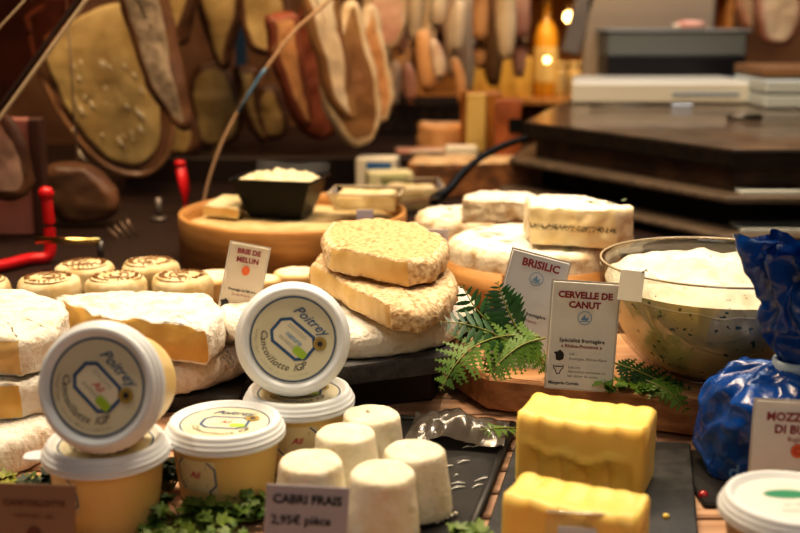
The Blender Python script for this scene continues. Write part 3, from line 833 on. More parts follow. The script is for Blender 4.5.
# small marked rounds
MARK = mat('brown_mark', (.22, .10, .03), rough=.7)
SMALL = mat('small_round', (.76, .64, .40), (.62, .45, .21), 30, .65, bump=.5, bscale=90)
def make_round(R=.036, H=.040, seed=0):
    r = thing('small_cheese', '', 'cheese', (0, 0, 0), (0, 0, 0), 'small round cheeses with brown marks')
    cs = [(x, y, False) for x, y in arc(0, 0, R, 0, 2*PI, 40)][:-1]
    v, s, c, t, b = slab(cs, H, rt=.009, rb=.008, bulge=.002, amp=.0018, freq=45, step=.005, seed=seed)
    obj('rind', (v, s+t+b), SMALL, r)
    mk = []
    for k in range(26):
        a = 2*PI*k/26 + random.uniform(-.05, .05)
        if k % 9 == 0: continue
        rr = R*.70
        p = Vector((rr*math.cos(a), rr*math.sin(a), H+.0012))
        L_ = random.uniform(.002, .0042); b_ = a + random.uniform(-.5, .5)
        d = Vector((math.cos(b_), math.sin(b_), 0))*L_
        mk.append(tube([p-d, p+d], .0009, 5))
    mk.append(tube([Vector((R*.86*math.cos(a), R*.86*math.sin(a), H-.001)) for a in [2*PI*k/50 for k in range(39)]], .0007, 5))
    mk.append(tube([Vector((R*.42*math.cos(a), R*.42*math.sin(a), H+.0012)) for a in [1+2*PI*k/50 for k in range(34)]], .0008, 5))
    mk.append(tube([Vector((R*.2*math.cos(a)*(1+.2*math.sin(3*a)), R*.2*math.sin(a), H+.0012)) for a in [2*PI*k/30 for k in range(26)]], .0008, 5))
    obj('brown_marking', join(*mk), MARK, r)
    return r
proto = None
rl = ['small brown-marked round standing furthest back, near the wooden-hooped wheel', 'small brown-marked round behind the cut wedge, first of the rear pair', 'small brown-marked round right behind the yellow tip of the wedge',
      'small brown-marked round at the edge of the cluster by the red pole', 'small brown-marked round low in front, partly behind the white brie stack', 'small brown-marked round tucked behind the first two']
for i, (px, py, z) in enumerate([(150, 261, .100), (84, 263, .100), (116, 276, .100), (48, 277, .100), (-22, 279, .100), (182, 275, .100)]):
    p = G(px, py, z)
    if proto is None: proto = o = make_round()
    else: o = copy_tree(proto)
    o.location = (p.x, p.y, z-.040); o.rotation_euler = (0, 0, i*1.3); o['label'] = rl[i]
    o.scale = (1.0, 1.0, 1.0)
pl = thing('low_shelf_board', 'black board under the small brown-marked rounds', 'board', (-.43, 1.42, -.0005))
obj('front_block', prism([(-.30, -.122), (.16, -.122), (.16, .0035), (-.30, .0035)], .0597, .003), DARK, pl, False)
obj('rear_strip', prism([(-.30, .005), (.16, .005), (.16, .09), (-.30, .09)], .0132, .002, (0, 0, .0465)), DARK, pl, False)
fl = ['flat pale cheese half hidden behind the narrow card', 'flat pale cheese with tan sides by the narrow card', 'small tan-sided cheese between the hooped wheel and the wedges']
for i, (px, py, R) in enumerate([(212, 274, .040), (258, 277, .030), (296, 270, .032)]):
    p = G(px, py, .076)
    cs = [(x, y, False) for x, y in arc(p.x, p.y, R, 0, 2*PI, 40)][:-1]
    cheese('flat_cheese', fl[i], 'cheese', cs, .045, .030, mat('tan_side', (.74, .50, .24), (.66, .42, .18), 30, .6), PASTE, 'flat pale cheeses', mat('pale_top', (.90, .78, .58), (.80, .62, .38), 40, .6), rt=.005, rb=.004, amp=.001, seed=20+i)

# ==================================================================  HOOPED BRIE WITH BLACK BOX
hc = G(287, 284, .045); hr = .174; hcx, hcy = hc.x-.006, hc.y+hr
HP = G(287, 284, .045)
big = thing('hooped_brie', 'large cheese in a broad wooden hoop with a black box on it', 'cheese', (hcx, hcy, .0455))
obj('wooden_hoop', lathe([(hr-.006, .0), (hr, .0), (hr+.001, .070), (hr, .074), (hr-.006, .074), (hr-.007, .06), (hr-.006, 0)], 100), HOOP, big)
cs = [(x, y, False) for x, y in arc(0, 0, hr-.008, 0, 2*PI, 60)][:-1]
v, s, c, t, b = slab(cs, .056, rt=.006, rb=.004, amp=.002, freq=30, step=.008)
obj('rind', (v, s+t+b), mat('hoop_cheese', (.66, .52, .28), (.50, .36, .16), 24, .55, bump=.5), big)
cs = GG([(203, 214, True), (238, 218, False), (248, 209, False), (244, 203, False), (222, 203, False)], .108)
cheese('cheese_wedge', 'pale wedge lying on the large hooped cheese beside the black box', 'cheese', cs, .1062, .016, mat('pale_wedge', (.74, .64, .42), (.66, .54, .3), 30, .6), PASTE, None, rt=.003, rb=.003, amp=.0012)
pb = G(272, 217, .109)
pb.x += .006
bx_ = thing('deli_box', 'black plastic box of crumbled white cheese on the large hooped cheese', 'box', (pb.x+.004, pb.y+.040, .1050), (0, 0, rad(-14)))
def taper(w0, d0, w1, d1, h, th):
    o = [(-w0/2, -d0/2, 0), (w0/2, -d0/2, 0), (w0/2, d0/2, 0), (-w0/2, d0/2, 0), (-w1/2, -d1/2, h), (w1/2, -d1/2, h), (w1/2, d1/2, h), (-w1/2, d1/2, h)]
    e = th
    o += [(-w1/2+e, -d1/2+e, h), (w1/2-e, -d1/2+e, h), (w1/2-e, d1/2-e, h), (-w1/2+e, d1/2-e, h), (-w0/2+e, -d0/2+e, th), (w0/2-e, -d0/2+e, th), (w0/2-e, d0/2-e, th), (-w0/2+e, d0/2-e, th)]
    f = [(3, 2, 1, 0), (0, 1, 5, 4), (1, 2, 6, 5), (2, 3, 7, 6), (3, 0, 4, 7)]
    for k in range(4):
        k2 = (k+1) % 4; f += [(4+k, 4+k2, 8+k2, 8+k), (8+k, 8+k2, 12+k2, 12+k)]
    f.append((12, 13, 14, 15)); return [Vector(p) for p in o], f
obj('box', taper(.084, .058, .128, .095, .060, .002), BLKPL, bx_, False)
obj('rim', join(*[tube([Vector(a), Vector(b)], .0022, 6) for a, b in (((-.066, -.049, .060), (.066, -.049, .060)), ((.066, -.049, .060), (.066, .049, .060)), ((.066, .049, .060), (-.066, .049, .060)), ((-.066, .049, .060), (-.066, -.049, .060)))]), BLKPL, bx_)
obj('crumbled_cheese', grid_fn(50, 36, lambda u, t: Vector(((u-.5)*.120, (t-.5)*.087, .054+.024*math.sin(PI*u)**.5*math.sin(PI*t)**.5*(.6+.5*noise.noise(Vector((u*7, t*5, 0))))+.004*noise.noise(Vector((u*22, t*18, 4)))))), mat('crumble', (.80, .72, .50), (.70, .60, .36), 60, .7, bump=.8, bscale=200), bx_)
obj('clear_lid', xf(grid_fn(10, 6, lambda u, t: Vector(((u-.5)*.126, .048+.012*t, .060+.016*t+.002*math.sin(9*u)))), T(0, 0, 0)), FILM, bx_)
# clear tray just right of the wheel, with cheese and tag
def clear_tray(label, px, py, z, w, d, h, content, rot=0):
    p = G(px, py, z)
    r = thing('clear_tray', label, 'tray', (p.x, p.y+d/2, z), (0, 0, rot))
    obj('tray_shell', taper(w*.86, d*.86, w, d, h, .0015), clear('tray_shell', (.9, .88, .82), .18, .06), r, False)
    obj('rim', join(*[tube([Vector(a), Vector(b)], .002, 6) for a, b in (((-w/2, -d/2, h), (w/2, -d/2, h)), ((w/2, -d/2, h), (w/2, d/2, h)), ((w/2, d/2, h), (-w/2, d/2, h)), ((-w/2, d/2, h), (-w/2, -d/2, h)))]), mat('tray_rim', (.50, .42, .30), rough=.2), r)
    v, s, c, t, b = slab([(-w*.4, -d*.4, 0), (w*.4, -d*.4, 0), (w*.4, d*.4, 0), (-w*.4, d*.4, 0)], h*.8, rt=.005, rb=.004, amp=.003, freq=40, step=.007)
    obj('cheese_filling', xf((v, s+t+b), T(0, 0, .003)), content, r)
    return r
PALE = mat('pale_filling', (.78, .66, .42), (.62, .46, .22), 40, .6, bump=.5)
clear_tray('clear tray of pale cheese on the rim of the large hooped cheese', 366, 212, .1205, .110, .085, .026, PALE, rad(-5))
clear_tray('clear tray of pale cheese further back, under the knife', 412, 214, .0455, .12, .14, .046, PALE, rad(4))
pc = V(388, 222, 1.66)
card('small_tag', 'small lilac price tag in a clear holder, beside the clear trays', (V(365, 222, 1.54).x, 1.54, .112), rad(5), .024, .034, mat('lilac_tag', (.42, .38, .46), rough=.4), [(GREY, put(text_vf('24,90', .006), 0, .02))], lean=.1, cat='tag', sleeve=False)
card('small_tag', 'small lilac printed tag in front of the partly cut wheel', (V(437, 252, 1.42).x, 1.42, V(437, 252, 1.42).z), rad(-8), .030, .030, mat('lilac_tag2', (.62, .55, .55), rough=.4), [(MAROON, put(text_vf('BRISILIC', .0055), 0, .022)), (GREY, put(text_vf('29,90', .006), 0, .012))], lean=.1, cat='tag', sleeve=False)
# knife across
kn = thing('cheese_knife', 'cheese knife with long curved black handle resting over the rind slab', 'knife', V(440, 196, 1.95))
o0 = kn.location
hp = [V(px, py, Yv)-o0 for px, py, Yv in ((432, 201, 1.93), (448, 190, 1.96), (463, 172, 2.02), (485, 155, 2.08), (508, 144, 2.12), (527, 138, 2.14))]
obj('handle', tube(curve_pts(hp, 8), [.010]*6+[.008]*12+[.0065]*14+[.006]*9, 10), BLKPL, kn)
ba, bb = V(438, 198, 1.93)-o0, V(384, 207, 1.86)-o0
dd = (bb-ba); sdx = Vector((0, 0, 1)).cross(dd).normalized()
obj('blade', ([ba-sdx*.010, ba+sdx*.010, bb+sdx*.006, bb-sdx*.004, ba-sdx*.010+Vector((0, 0, .002)), ba+sdx*.010+Vector((0, 0, .002)), bb+sdx*.006+Vector((0, 0, .001)), bb-sdx*.004+Vector((0, 0, .001))],
    [(3, 2, 1, 0), (4, 5, 6, 7), (0, 1, 5, 4), (1, 2, 6, 5), (2, 3, 7, 6), (3, 0, 4, 7)]), STEEL, kn, False)

# ==================================================================  REAR ROW OF CHEESES
RINDL = mat('loaf_rind', (.27, .115, .04), (.11, .045, .018), 26, .7, bump=1., bscale=50, coat=.15)
def block(name, label, px0, px1, py_b, z0, depth, h, rind, top, rot=0, cat='cheese', rt=.006, amp=.003, group=None):
    a, b = G(px0, py_b, z0), G(px1, py_b, z0)
    cs = [(a.x, a.y, True), (b.x, b.y, False), (b.x+.01, b.y+depth, False), (a.x+.01, a.y+depth, False)]
    return cheese(name, label, cat, cs, z0, h, rind, rind if top is None else rind, group, top, rt=rt, rb=.004, amp=amp, freq=30, step=.009)
block('rind_slab', 'long slab of brown-rinded cheese behind the white wheels', 408, 548, 197, .045, .16, .068, RINDL, mat('loaf_top', (.72, .52, .30), (.52, .32, .15), 30, .6))
z_s = .1005
ow = thing('cheese_wedge', 'upright wedge with pale yellow face and orange rind', 'cheese', V(480, 160, 2.58))
ow.location.z = z_s
k = 2.50/F*1.0
obj('cut_face', xf(box(.046, .010, .135, .003, (-.020, -.030, 0)), RZ(rad(12))), mat('yellow_block', (.66, .47, .16), (.56, .38, .11), 14, .55), ow, False)
obj('rind', xf(join(box(.085, .060, .136, .004, (.002, .006, 0))), RZ(rad(12))), mat('orange_rind', (.42, .17, .03), (.30, .11, .02), 14, .5), ow, False)
bb_ = block('cheese_block', 'red-brown wrapped block beside the upright orange wedge', 494, 520, 160, z_s, .10, .13, mat('redbrown', (.32, .10, .035), (.20, .06, .02), 20, .4), None)
obj('black_patch', box(.03, .003, .03, .001, (.012, -.054, .06)), BLKPL, bb_, False)
cs = [(x, y, False) for x, y in arc(*(G(444, 147, z_s).xy), .065, 0, 2*PI, 40)][:-1]
cheese('tomme', 'low round peach-coloured cheese behind the white paper', 'cheese', cs, z_s, .058, mat('peach', (.70, .38, .16), (.60, .30, .12), 14, .55), PASTE, None, mat('peach_top', (.80, .48, .26), (.70, .40, .2), 14, .4), rt=.012, rb=.006, amp=.004, freq=25)
def packet(label, px0, px1, py0, py1, Y, d, m, stripe=None, rot=0, z0=None, name='cheese_packet'):
    a, b = V(px0, py1, Y), V(px1, py0, Y)
    w, h = b.x-a.x, b.z-(a.z if z0 is None else z0)
    r = thing(name, label, 'packet', ((a.x+b.x)/2, Y+d/2, a.z if z0 is None else z0), (0, 0, rot))
    obj('wrapper', box(w, d, h, .004), m, r, False)
    if stripe: obj('printed_band', box(w*.62, d*1.01, h*.42, .001, (w*.08, -.001, h*.46)), stripe, r, False)
    return r
CREAMP = mat('paper_cream', (.82, .74, .58), rough=.5)
packet('white packet with a blue printed band, beside the dark crate', 357, 398, 158, 182, 2.30, .06, CREAMP, mat('blue_band', (.05, .17, .42), rough=.4), rad(-8), z0=.0455)
packet('pale green-edged packet in front of the blue-banded packet', 366, 412, 172, 196, 2.215, .05, mat('paper_yel', (.70, .64, .38), rough=.5), mat('green_band', (.36, .42, .16), rough=.4), rad(10), z0=.0455)
packet('white paper packet in front of the peach-coloured cheese', 445, 478, 146, 166, 2.485, .03, CREAMP, None, 0, z0=.1005)
packet('pinkish sliced packet lying by the rind slab', 395, 448, 150, 174, 2.50, .06, mat('pink_pack', (.55, .26, .18), (.70, .5, .36), 20, .4), mat('cream_band', (.75, .62, .48), rough=.4), rad(4), z0=.1005)

# ==================================================================  BLACK STACKED STAND, BOARDS, SCALE
LEDGE = mat('ledge_wood', (.15, .115, .085), (.09, .07, .055), 14, .4, bump=.4, bscale=40, stretch=(1, 6, 6))  # grey sheen on the ledges put into this lighter brown
sr = thing('display_stand', 'tall dark-stained wooden stand of stacked tiers with jutting ledges', 'stand', (.62, 2.2, .0455))
o0 = sr.location
def tier(name, z, h, inset, m, b=.003):
    A = G(523, 122, .20); B = G(733, 150, .20); C = Vector((1.30, B.y-.02, 0)); D = Vector((1.30, 3.15, 0)); E_ = Vector((.52, 3.15, 0))
    P = [A, B, C, D, E_]
    cx = sum(p.x for p in P)/5; cy = sum(p.y for p in P)/5
    out = []
    for p in P:
        d = Vector((p.x-cx, p.y-cy)); L_ = d.length
        q = d*(1 - inset/L_) + Vector((cx, cy)); out.append((q.x-o0.x, q.y-o0.y))
    return obj(name, prism(out, h, b, (0, 0, z-.0455)), m, sr, False)
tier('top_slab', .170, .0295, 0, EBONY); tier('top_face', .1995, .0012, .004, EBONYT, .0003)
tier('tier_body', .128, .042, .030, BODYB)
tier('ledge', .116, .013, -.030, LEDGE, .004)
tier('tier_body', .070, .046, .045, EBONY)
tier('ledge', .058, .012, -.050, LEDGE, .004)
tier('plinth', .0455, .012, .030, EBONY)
for z, ins in ((.1292, -.030), (.0702, -.050)):
    B = G(733, 150, .20)
    t_ = obj('ledge_sheen', box(.60, .075, .015, .0008, (B.x+.315-o0.x, B.y+.022-o0.y-(.012 if ins < -.04 else -.004), z-.0455-.0095)), LEDGE_SHEEN, sr, False)  # pale strips added for the grey sheen along the ledge tops
STZ = .2015
def on_stand(px, py): return G(px, py, STZ)
WB = mat('white_board', (.70, .70, .64), rough=.4)
a, b = on_stand(562, 104), on_stand(748, 104)
cbd = thing('cutting_board', 'thick white cutting board with handle slot on the dark stand', 'cutting board', ((a.x+b.x)/2, a.y+.13, STZ))
obj('board', prism([(-.20, -.13), (.23, -.13), (.23, .13), (-.16, .13)], .052, .006), WB, cbd, False)
obj('handle_slot', box(.16, .004, .010, .002, (.12, -.131, .018)), mat('slot_grey', (.30, .36, .42), rough=.4), cbd, False)
pbv = mat('pale_blue_board', (.55, .63, .66), rough=.35)
for i, (z, lab) in enumerate(((STZ, 'pale blue board lying lowest beside the thick white board'), (STZ+.034, 'pale blue board stacked on another beside the thick white board'))):
    b2 = tag(obj('blue_board', prism([(-.06, -.12), (.30, -.12), (.30, .13), (-.06, .13)], .030, .004), pbv, None, False, (V(765, 90, 2.62).x+.035, 2.66, z)), lab, 'cutting board', 'pale blue boards')
ch2 = tag(obj('brown_board', prism([(-.05, -.10), (.30, -.10), (.30, .13), (-.05, .13)], .022, .004), mat('brownboard', (.24, .13, .06), rough=.5), None, False, (V(765, 90, 2.62).x+.03, 2.68, STZ+.068)), 'brown wooden board on top of the pale blue boards', 'cutting board')
a = on_stand(588, 107)
ut = thing('utensil', 'dark long-handled utensil lying in front of the white cutting board', 'utensil', (a.x, a.y-.03, STZ))
obj('shaft', tube([(0, 0, .006), (.10, .004, .006), (.19, .01, .006)], [.004, .003, .004], 8), mat('dark_steel', (.15, .14, .13), rough=.3, metal=.8), ut)
obj('head', box(.05, .018, .004, .001, (.21, .011, .003)), STEEL, ut, False)
a = on_stand(727, 120); b = on_stand(806, 122)
kn2 = thing('cheese_knife', 'small steel knife lying on top of the dark stand', 'knife', (a.x, a.y, STZ))
obj('handle', tube([(.0, 0, .006), (.07, -.003, .006)], .006, 8), mat('dark_steel', (.15, .14, .13)), kn2)
obj('blade', box(.13, .016, .003, .0008, (.13, -.006, .004)), STEEL, kn2, False)
# scale
a, b = V(606, 78, 2.96), V(748, 36, 2.96)
scl = thing('weighing_scale', 'grey and black shop scale behind the white cutting board', 'scale', ((a.x+b.x)/2, 3.03, STZ))
w = b.x-a.x
obj('lower_body', box(w, .14, .050, .005), mat('scale_grey', (.20, .24, .28), rough=.35), scl, False)
obj('black_band', box(w*.99, .138, .050, .003, (0, 0, .049)), mat('scale_black', (.015, .015, .02), rough=.3), scl, False)
obj('upper_body', box(w, .14, .065, .006, (0, 0, .098)), mat('scale_grey2', (.15, .17, .18), rough=.35), scl, False)
obj('pan', box(w*1.05, .15, .006, .002, (0, 0, .163)), mat('pan_grey', (.22, .24, .25), rough=.4), scl, False)
obj('foot', box(.02, .02, .004, .001, (0, 0, -.001)), DARK, scl, False)
disp = thing('price_display', 'tall grey panel of the shop scale display, above the scale', 'display', (V(640, 20, 3.1).x+.03, 3.125, STZ))
obj('panel', box(.36, .03, .34, .01, (0, 0, 0)), mat('panel_taupe', (.42, .35, .28), rough=.5), disp, False)
obj('panel_arm', xf(box(.05, .03, .25, .005), T(-.215, 0, .10) @ RY(rad(14))), mat('arm_grey', (.22, .20, .19), rough=.4), disp, False)
hm = V(700, 37, 2.90)
hmk = thing('ham_end', 'small pink ham end lying on the scale', 'meat', (hm.x, 3.00, STZ+.169))
obj('meat', lathe([(0, 0), (.02, .001), (.026, .01), (.02, .021), (0, .024)], 20, lambda p: Vector((p.x*1.6, p.y, p.z))), mat('pink_meat', (.72, .32, .28), (.80, .5, .42), 20, .4), hmk)
obj('fat_rim', xf(lathe([(.010, 0), (.016, .004), (.010, .010), (.004, .004)], 14), T(-.036, -.005, .004)), mat('fat', (.85, .74, .6), rough=.4), hmk)

# ==================================================================  HANGING HAMS AND SAUSAGES
FATC = mat('ham_fat', (.78, .62, .42), (.66, .48, .28), 14, .45)
TAN = mat('ham_tan', (.50, .36, .15), (.36, .24, .09), 16, .5, bump=.4)
GREYB = mat('ham_greybrown', (.24, .18, .12), (.34, .26, .18), 60, .7, bump=.6)
RINDH = mat('ham_rind', (.16, .075, .035), (.09, .04, .02), 14, .45)
RINDR = mat('ham_redrind', (.30, .09, .045), (.18, .05, .025), 14, .45)
PEACH = mat('ham_peach', (.66, .36, .16), (.55, .27, .11), 10, .5)
CREAMF = mat('ham_cream', (.76, .62, .45), (.68, .52, .35), 10, .5)
PINKM = mat('ham_pink', (.58, .28, .20), (.68, .42, .3), 10, .45)
GOLD = mat('golden_cheese', (.60, .38, .10), (.46, .27, .07), 10, .5)
BROWNM = mat('ham_brown', (.34, .18, .07), (.25, .12, .05), 10, .5)
RAILZ = .74
OUT = {
 'tear': [(-.10, 1.), (.10, 1.), (.30, .72), (.47, .42), (.50, .22), (.36, .05), (.10, .0), (-.15, .03), (-.40, .18), (-.50, .40), (-.40, .66), (-.22, .88)],
 'blade': [(-.5, 1.), (.15, 1.), (.20, .75), (.30, .5), (.42, .25), (.5, .02), (.28, .02), (-.02, .2), (-.25, .45), (-.42, .75)],
 'oval': [(-.25, .98), (.1, 1.), (.35, .75), (.5, .42), (.48, .15), (.25, .0), (-.25, .02), (-.45, .25), (-.5, .6), (-.42, .85)],
 'point': [(-.5, 1.), (.5, 1.), (.5, .55), (.22, .15), (.1, .0), (-.08, .06), (-.35, .45), (-.5, .75)],
 'wide': [(-.50, .80), (-.30, .88), (.10, 1.), (.40, .98), (.46, .60), (.50, .30), (.44, .10), (.25, .0), (-.02, .06), (-.28, .28), (-.46, .58)],
}
def ham(label, px0, px1, py0, py1, Y, kind, face, rind, th=.05, yaw=0., roll=0., rim=None, group='hams hanging at the back', name='hanging_ham', sheen=False):
    inset = sheen
    a, b = V(px0, py1, Y), V(px1, py0, Y)
    w, h = b.x-a.x, b.z-a.z
    root = thing(name, label, 'ham', ((a.x+b.x)/2, Y, a.z), (PI/2, 0, 0), group)
    root.rotation_mode = 'XYZ'
    root.rotation_euler = (Matrix.Rotation(rad(yaw), 3, 'Z') @ Matrix.Rotation(PI/2, 3, 'X') @ Matrix.Rotation(rad(roll), 3, 'Z')).to_euler()
    pts = [(x*w, y_*h) for x, y_ in OUT[kind]]
    P = curve_pts([Vector((*p, 0)) for p in pts + [pts[0]]], 5)[:-1]
    ar = sum(P[i].x*P[(i+1) % len(P)].y - P[(i+1) % len(P)].x*P[i].y for i in range(len(P)))
    if ar < 0: P.reverse()
    cs = [(p.x, p.y, False) for p in P]
    v, s, c, t, bo = slab(cs, th, rt=.010, rb=.015, bulge=.006, amp=.0055, freq=18, step=.010, crown=.004, seed=px0*.1)
    obj('rind', (v, s+bo), rind, root)
    if inset:
        fcs = [(p.x*.80+.004, p.y*.80+h*.055, False) for p in P]
        v2, s2, c2, t2, b2 = slab(fcs, .014, rt=.006, rb=.003, amp=.004, freq=22, step=.010, crown=.008, seed=3)
        obj('front_shell', (v, t), rind, root)
        fc = obj('cut_face', xf((v2, s2+t2), T(0, 0, th-.004)), face, root)
    else:
        fc = obj('cut_face', (v, t), face, root)
    if rim is not None:
        rr = [Vector((p.x*.985, p.y*.985+.008*h*.5, th-.004)) for p in P]
        obj('fat_rim', tube(rr+[rr[0], rr[1]], .0065, 8), rim, root)
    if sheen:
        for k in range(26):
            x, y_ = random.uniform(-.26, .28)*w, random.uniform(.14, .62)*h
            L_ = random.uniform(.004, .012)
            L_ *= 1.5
            obj('wrap_highlight', tube([Vector((x, y_, th+.0155)), Vector((x+L_*.3, y_-L_*.8, th+.019)), Vector((x+L_*.9, y_-L_*1.5, th+.0155))], [.0006, random.uniform(.0012, .0030), .0006], 6), mat('wrap_shine', (.80, .72, .55), rough=.12, spec=1., coat=1.), root)  # pale glossy slivers painting highlights onto the plastic wrap
    top = Vector((0, h*.96, th*.5))
    inv = root.rotation_euler.to_matrix().inverted()
    up_ = inv @ Vector((0, 0, max(.05, RAILZ-a.z-h*.96)))
    obj('string', tube([top, top+up_], .0018, 6), mat('string', (.45, .36, .24), rough=.8), root)
    return root
ham('big wrapped ham half with dark outer rim, wrap creases shining', 45, 168, -25, 172, 2.30, 'wide', TAN, RINDH, .06, 8, 0, rim=mat('rim_brown', (.30, .16, .08), rough=.2, coat=.6), sheen=True)
ham('long grey-brown ham piece hanging in front of the big wrapped ham', 125, 188, -40, 124, 2.14, 'blade', GREYB, RINDH, .03, -6, 0)
ham('tan ham piece narrowing downward beside the long grey-brown one', 162, 201, -50, 43, 2.42, 'point', TAN, RINDH, .05, -14)
ham('pointed tan ham hanging high above the oval tan one', 200, 242, -50, 66, 2.54, 'point', TAN, RINDH, .05, 0, 0)
ham('oval tan ham in the lower row below the pointed one', 194, 238, 62, 142, 2.68, 'oval', TAN, RINDH, .05, 6)
ham('square-ended pale ham at the top beside the blue strap', 243, 285, -50, 52, 2.42, 'oval', TAN, RINDH, .05, 10)
ham('small tan ham behind the tip of the long grey-brown one', 160, 200, 95, 152, 2.56, 'oval', TAN, RINDH, .05, -10)
ham('narrow pale ham edge in the lower row, beside the oval one', 236, 262, 70, 138, 2.63, 'blade', TAN, RINDH, .05, 12)
ham('short tan ham in the lower row, closest to the peach slab', 252, 282, 85, 136, 2.70, 'oval', TAN, RINDH, .05, 14)
ham('peach-coloured ham slab hanging by a dark red rind', 268, 306, 15, 122, 2.30, 'blade', PEACH, RINDR, .05, 22)
ham('dark red-rinded ham seen from its rind side', 285, 332, 0, 135, 2.58, 'tear', RINDR, RINDR, .08, 25)
ham('ham with a broad cream fat edge curving downward', 302, 350, -30, 116, 2.18, 'blade', CREAMF, BROWNM, .04, 14)
ham('brown ham side hanging behind the broad cream fat edge', 322, 372, 5, 140, 2.36, 'tear', BROWNM, FATC, .07, 16)
ham('peach ham hanging next to the pink one', 350, 388, 10, 118, 2.50, 'tear', PEACH, FATC, .06, 12)
ham('pink ham hanging high with pale fat rim', 362, 402, -40, 45, 2.64, 'oval', PINKM, FATC, .06, 8)
ham('dim brown ham piece hanging low under the big wrapped ham', 52, 116, 165, 213, 1.98, 'oval', mat('dim_brown', (.12, .06, .025), (.08, .04, .02), 10, .6), RINDH, .06)
ham('beige ham face hanging low in front of the pink board', -14, 28, 112, 195, 1.815, 'oval', mat('ham_beige', (.46, .30, .22), rough=.6), RINDH, .03)
st_ = thing('blue_strap', 'dark blue strap hanging between the pointed tan ham and the square-ended one', 'strap', V(243, 100, 2.66))
o0 = Vector(st_.location)
obj('strap', ([V(236, 100, 2.66)-o0, V(247, 96, 2.66)-o0, V(246, 40, 2.66)-o0, V(245, -30, 2.66)-o0, V(234, -30, 2.66)-o0, V(235, 40, 2.66)-o0], [(0, 1, 2, 5), (5, 2, 3, 4)]), mat('strap_blue', (.04, .10, .20), rough=.5), st_, False)
obj('string', tube([V(240, -30, 2.66)-o0, Vector((V(240, -30, 2.66).x-o0.x, 0, RAILZ-o0.z))], .002, 6), mat('string', (.45, .36, .24)), st_)
ham('pale pink ham slab hanging high beyond the shop scale', 722, 752, -60, 28, 3.4, 'blade', FATC, PINKM, .05, 10)
ham('pale beige ham slab hanging high, furthest along beyond the shop scale', 752, 800, -60, 40, 3.5, 'oval', CREAMF, PINKM, .05, 0)
# sausages
def sausage(label, px, py0, py1, r_px, Y, m, bend, group='sausages hanging at the back'):
    a, b = V(px, py1, Y), V(px+bend, py0, Y)
    r = thing('hanging_sausage', label, 'sausage', a, (0, 0, 0), group)
    R = r_px/F*Y
    n = 14
    mid = (b-a)*.5 + Vector((-bend*.6/F*Y, 0, 0))
    pts = [((1-t)**2)*Vector((0, 0, 0)) + 2*t*(1-t)*mid + t*t*(b-a) for t in [k/n for k in range(n+1)]]
    rs = [R*max(.12, math.sin(PI*min(1, max(0, (k+.4)/(n+.8))))**.35) for k in range(n+1)]
    obj('casing', tube(pts, rs, 12), m, r)
    obj('knot', xf(lathe([(0, -.006), (R*.35, 0), (0, .006)], 8), T(*(b-a))), mat('string', (.45, .36, .24)), r)
    obj('string', tube([b-a, b-a+Vector((0, 0, max(.06, RAILZ-b.z)))], .0015, 6), mat('string', (.45, .36, .24)), r)
SG = [CREAMF, PINKM, PEACH, FATC, mat('sausage_mould', (.66, .50, .36), (.50, .33, .22), 30, .6)]
names_s = ['bright pale', 'stubby cream', 'thick pale pink', 'long pinkish', 'slim cream', 'plump peach', 'short pinkish', 'thin mouldy', 'stout cream', 'narrow peach', 'dusty pale', 'pinkish brown', 'mouldy grey', 'slender peach', 'curved cream', 'dark peach']
places = ['near the pink ham', 'second from the pink ham', 'over the dark crate', 'above the dark crate, high', 'in front of the others over the crate', 'over the peach-coloured cheese', 'low over the crate', 'at the end of the lower row',
          'high beside the golden wedges', 'second in the high row by the wedges', 'third in the high row by the wedges', 'fourth in the high row by the wedges', 'fifth in the high row by the wedges', 'last in the high row by the bottle', 'low next to the peach ham', 'behind the thick pale pink one']
spec_ = [(396, -20, 35, 8, 2.7, 0), (400, 20, 55, 8, 2.75, 3), (428, 30, 92, 11, 2.6, -6), (414, -30, 50, 8, 2.7, 8), (440, 40, 82, 7, 2.46, -8), (455, 0, 62, 9, 2.8, 6), (410, 62, 104, 7, 2.7, -4), (462, 58, 106, 6, 2.75, -8),
         (448, -30, 40, 8, 3.2, 3), (464, -30, 44, 8, 3.3, -3), (480, -30, 48, 8, 3.25, 2), (495, -30, 44, 8, 3.3, -2), (510, -30, 50, 8, 3.2, 2), (523, -30, 46, 7, 3.3, 0), (392, 62, 112, 8, 2.86, 4), (437, -10, 30, 9, 2.8, 4)]
for i, (px, y0, y1, rp, Y, be) in enumerate(spec_):
    sausage(f'{names_s[i]} sausage hanging {places[i]}', px, y0, y1, rp, Y, SG[i % 5], be)
for Y, lab in ((2.42, 'steel rail the hams hang from, front row'), (2.72, 'steel rail the sausages hang from, back row'), (3.2, 'steel rail over the golden wedges')):
    rl_ = thing('hanging_rail', lab, 'rail', (-.1, Y, RAILZ))
    obj('bar', tube([(-1.2, 0, 0), (1.2, 0, 0)], .008, 10), STEEL, rl_)
    for x in (-1.1, 1.1): obj('hook', tube([(x, 0, 0), (x, 0, .05)], .004, 8), STEEL, rl_)
fill_n = ['mottled', 'cream', 'peach', 'brown', 'pale', 'reddish']
fp = ['first', 'second', 'third', 'fourth', 'fifth', 'sixth', 'seventh', 'eighth', 'ninth', 'tenth', 'eleventh', 'twelfth']
for i in range(12):
    px = 376 + i*13.0; y1 = 60 + 34*((i*7) % 5)/4; w_ = 10 + 5*((i*3) % 4)/3
    sausage(f'{fill_n[i % 6]} dry sausage, {fp[i]} of the rearmost hanging row counted from the pink ham', px, -40, y1, w_*.8, 3.0+.13*(i % 2), [SG[4], CREAMF, PEACH, BROWNM, FATC, PINKM][i % 6], ((i*5) % 7-3)*2, 'dry sausages in the rearmost row')
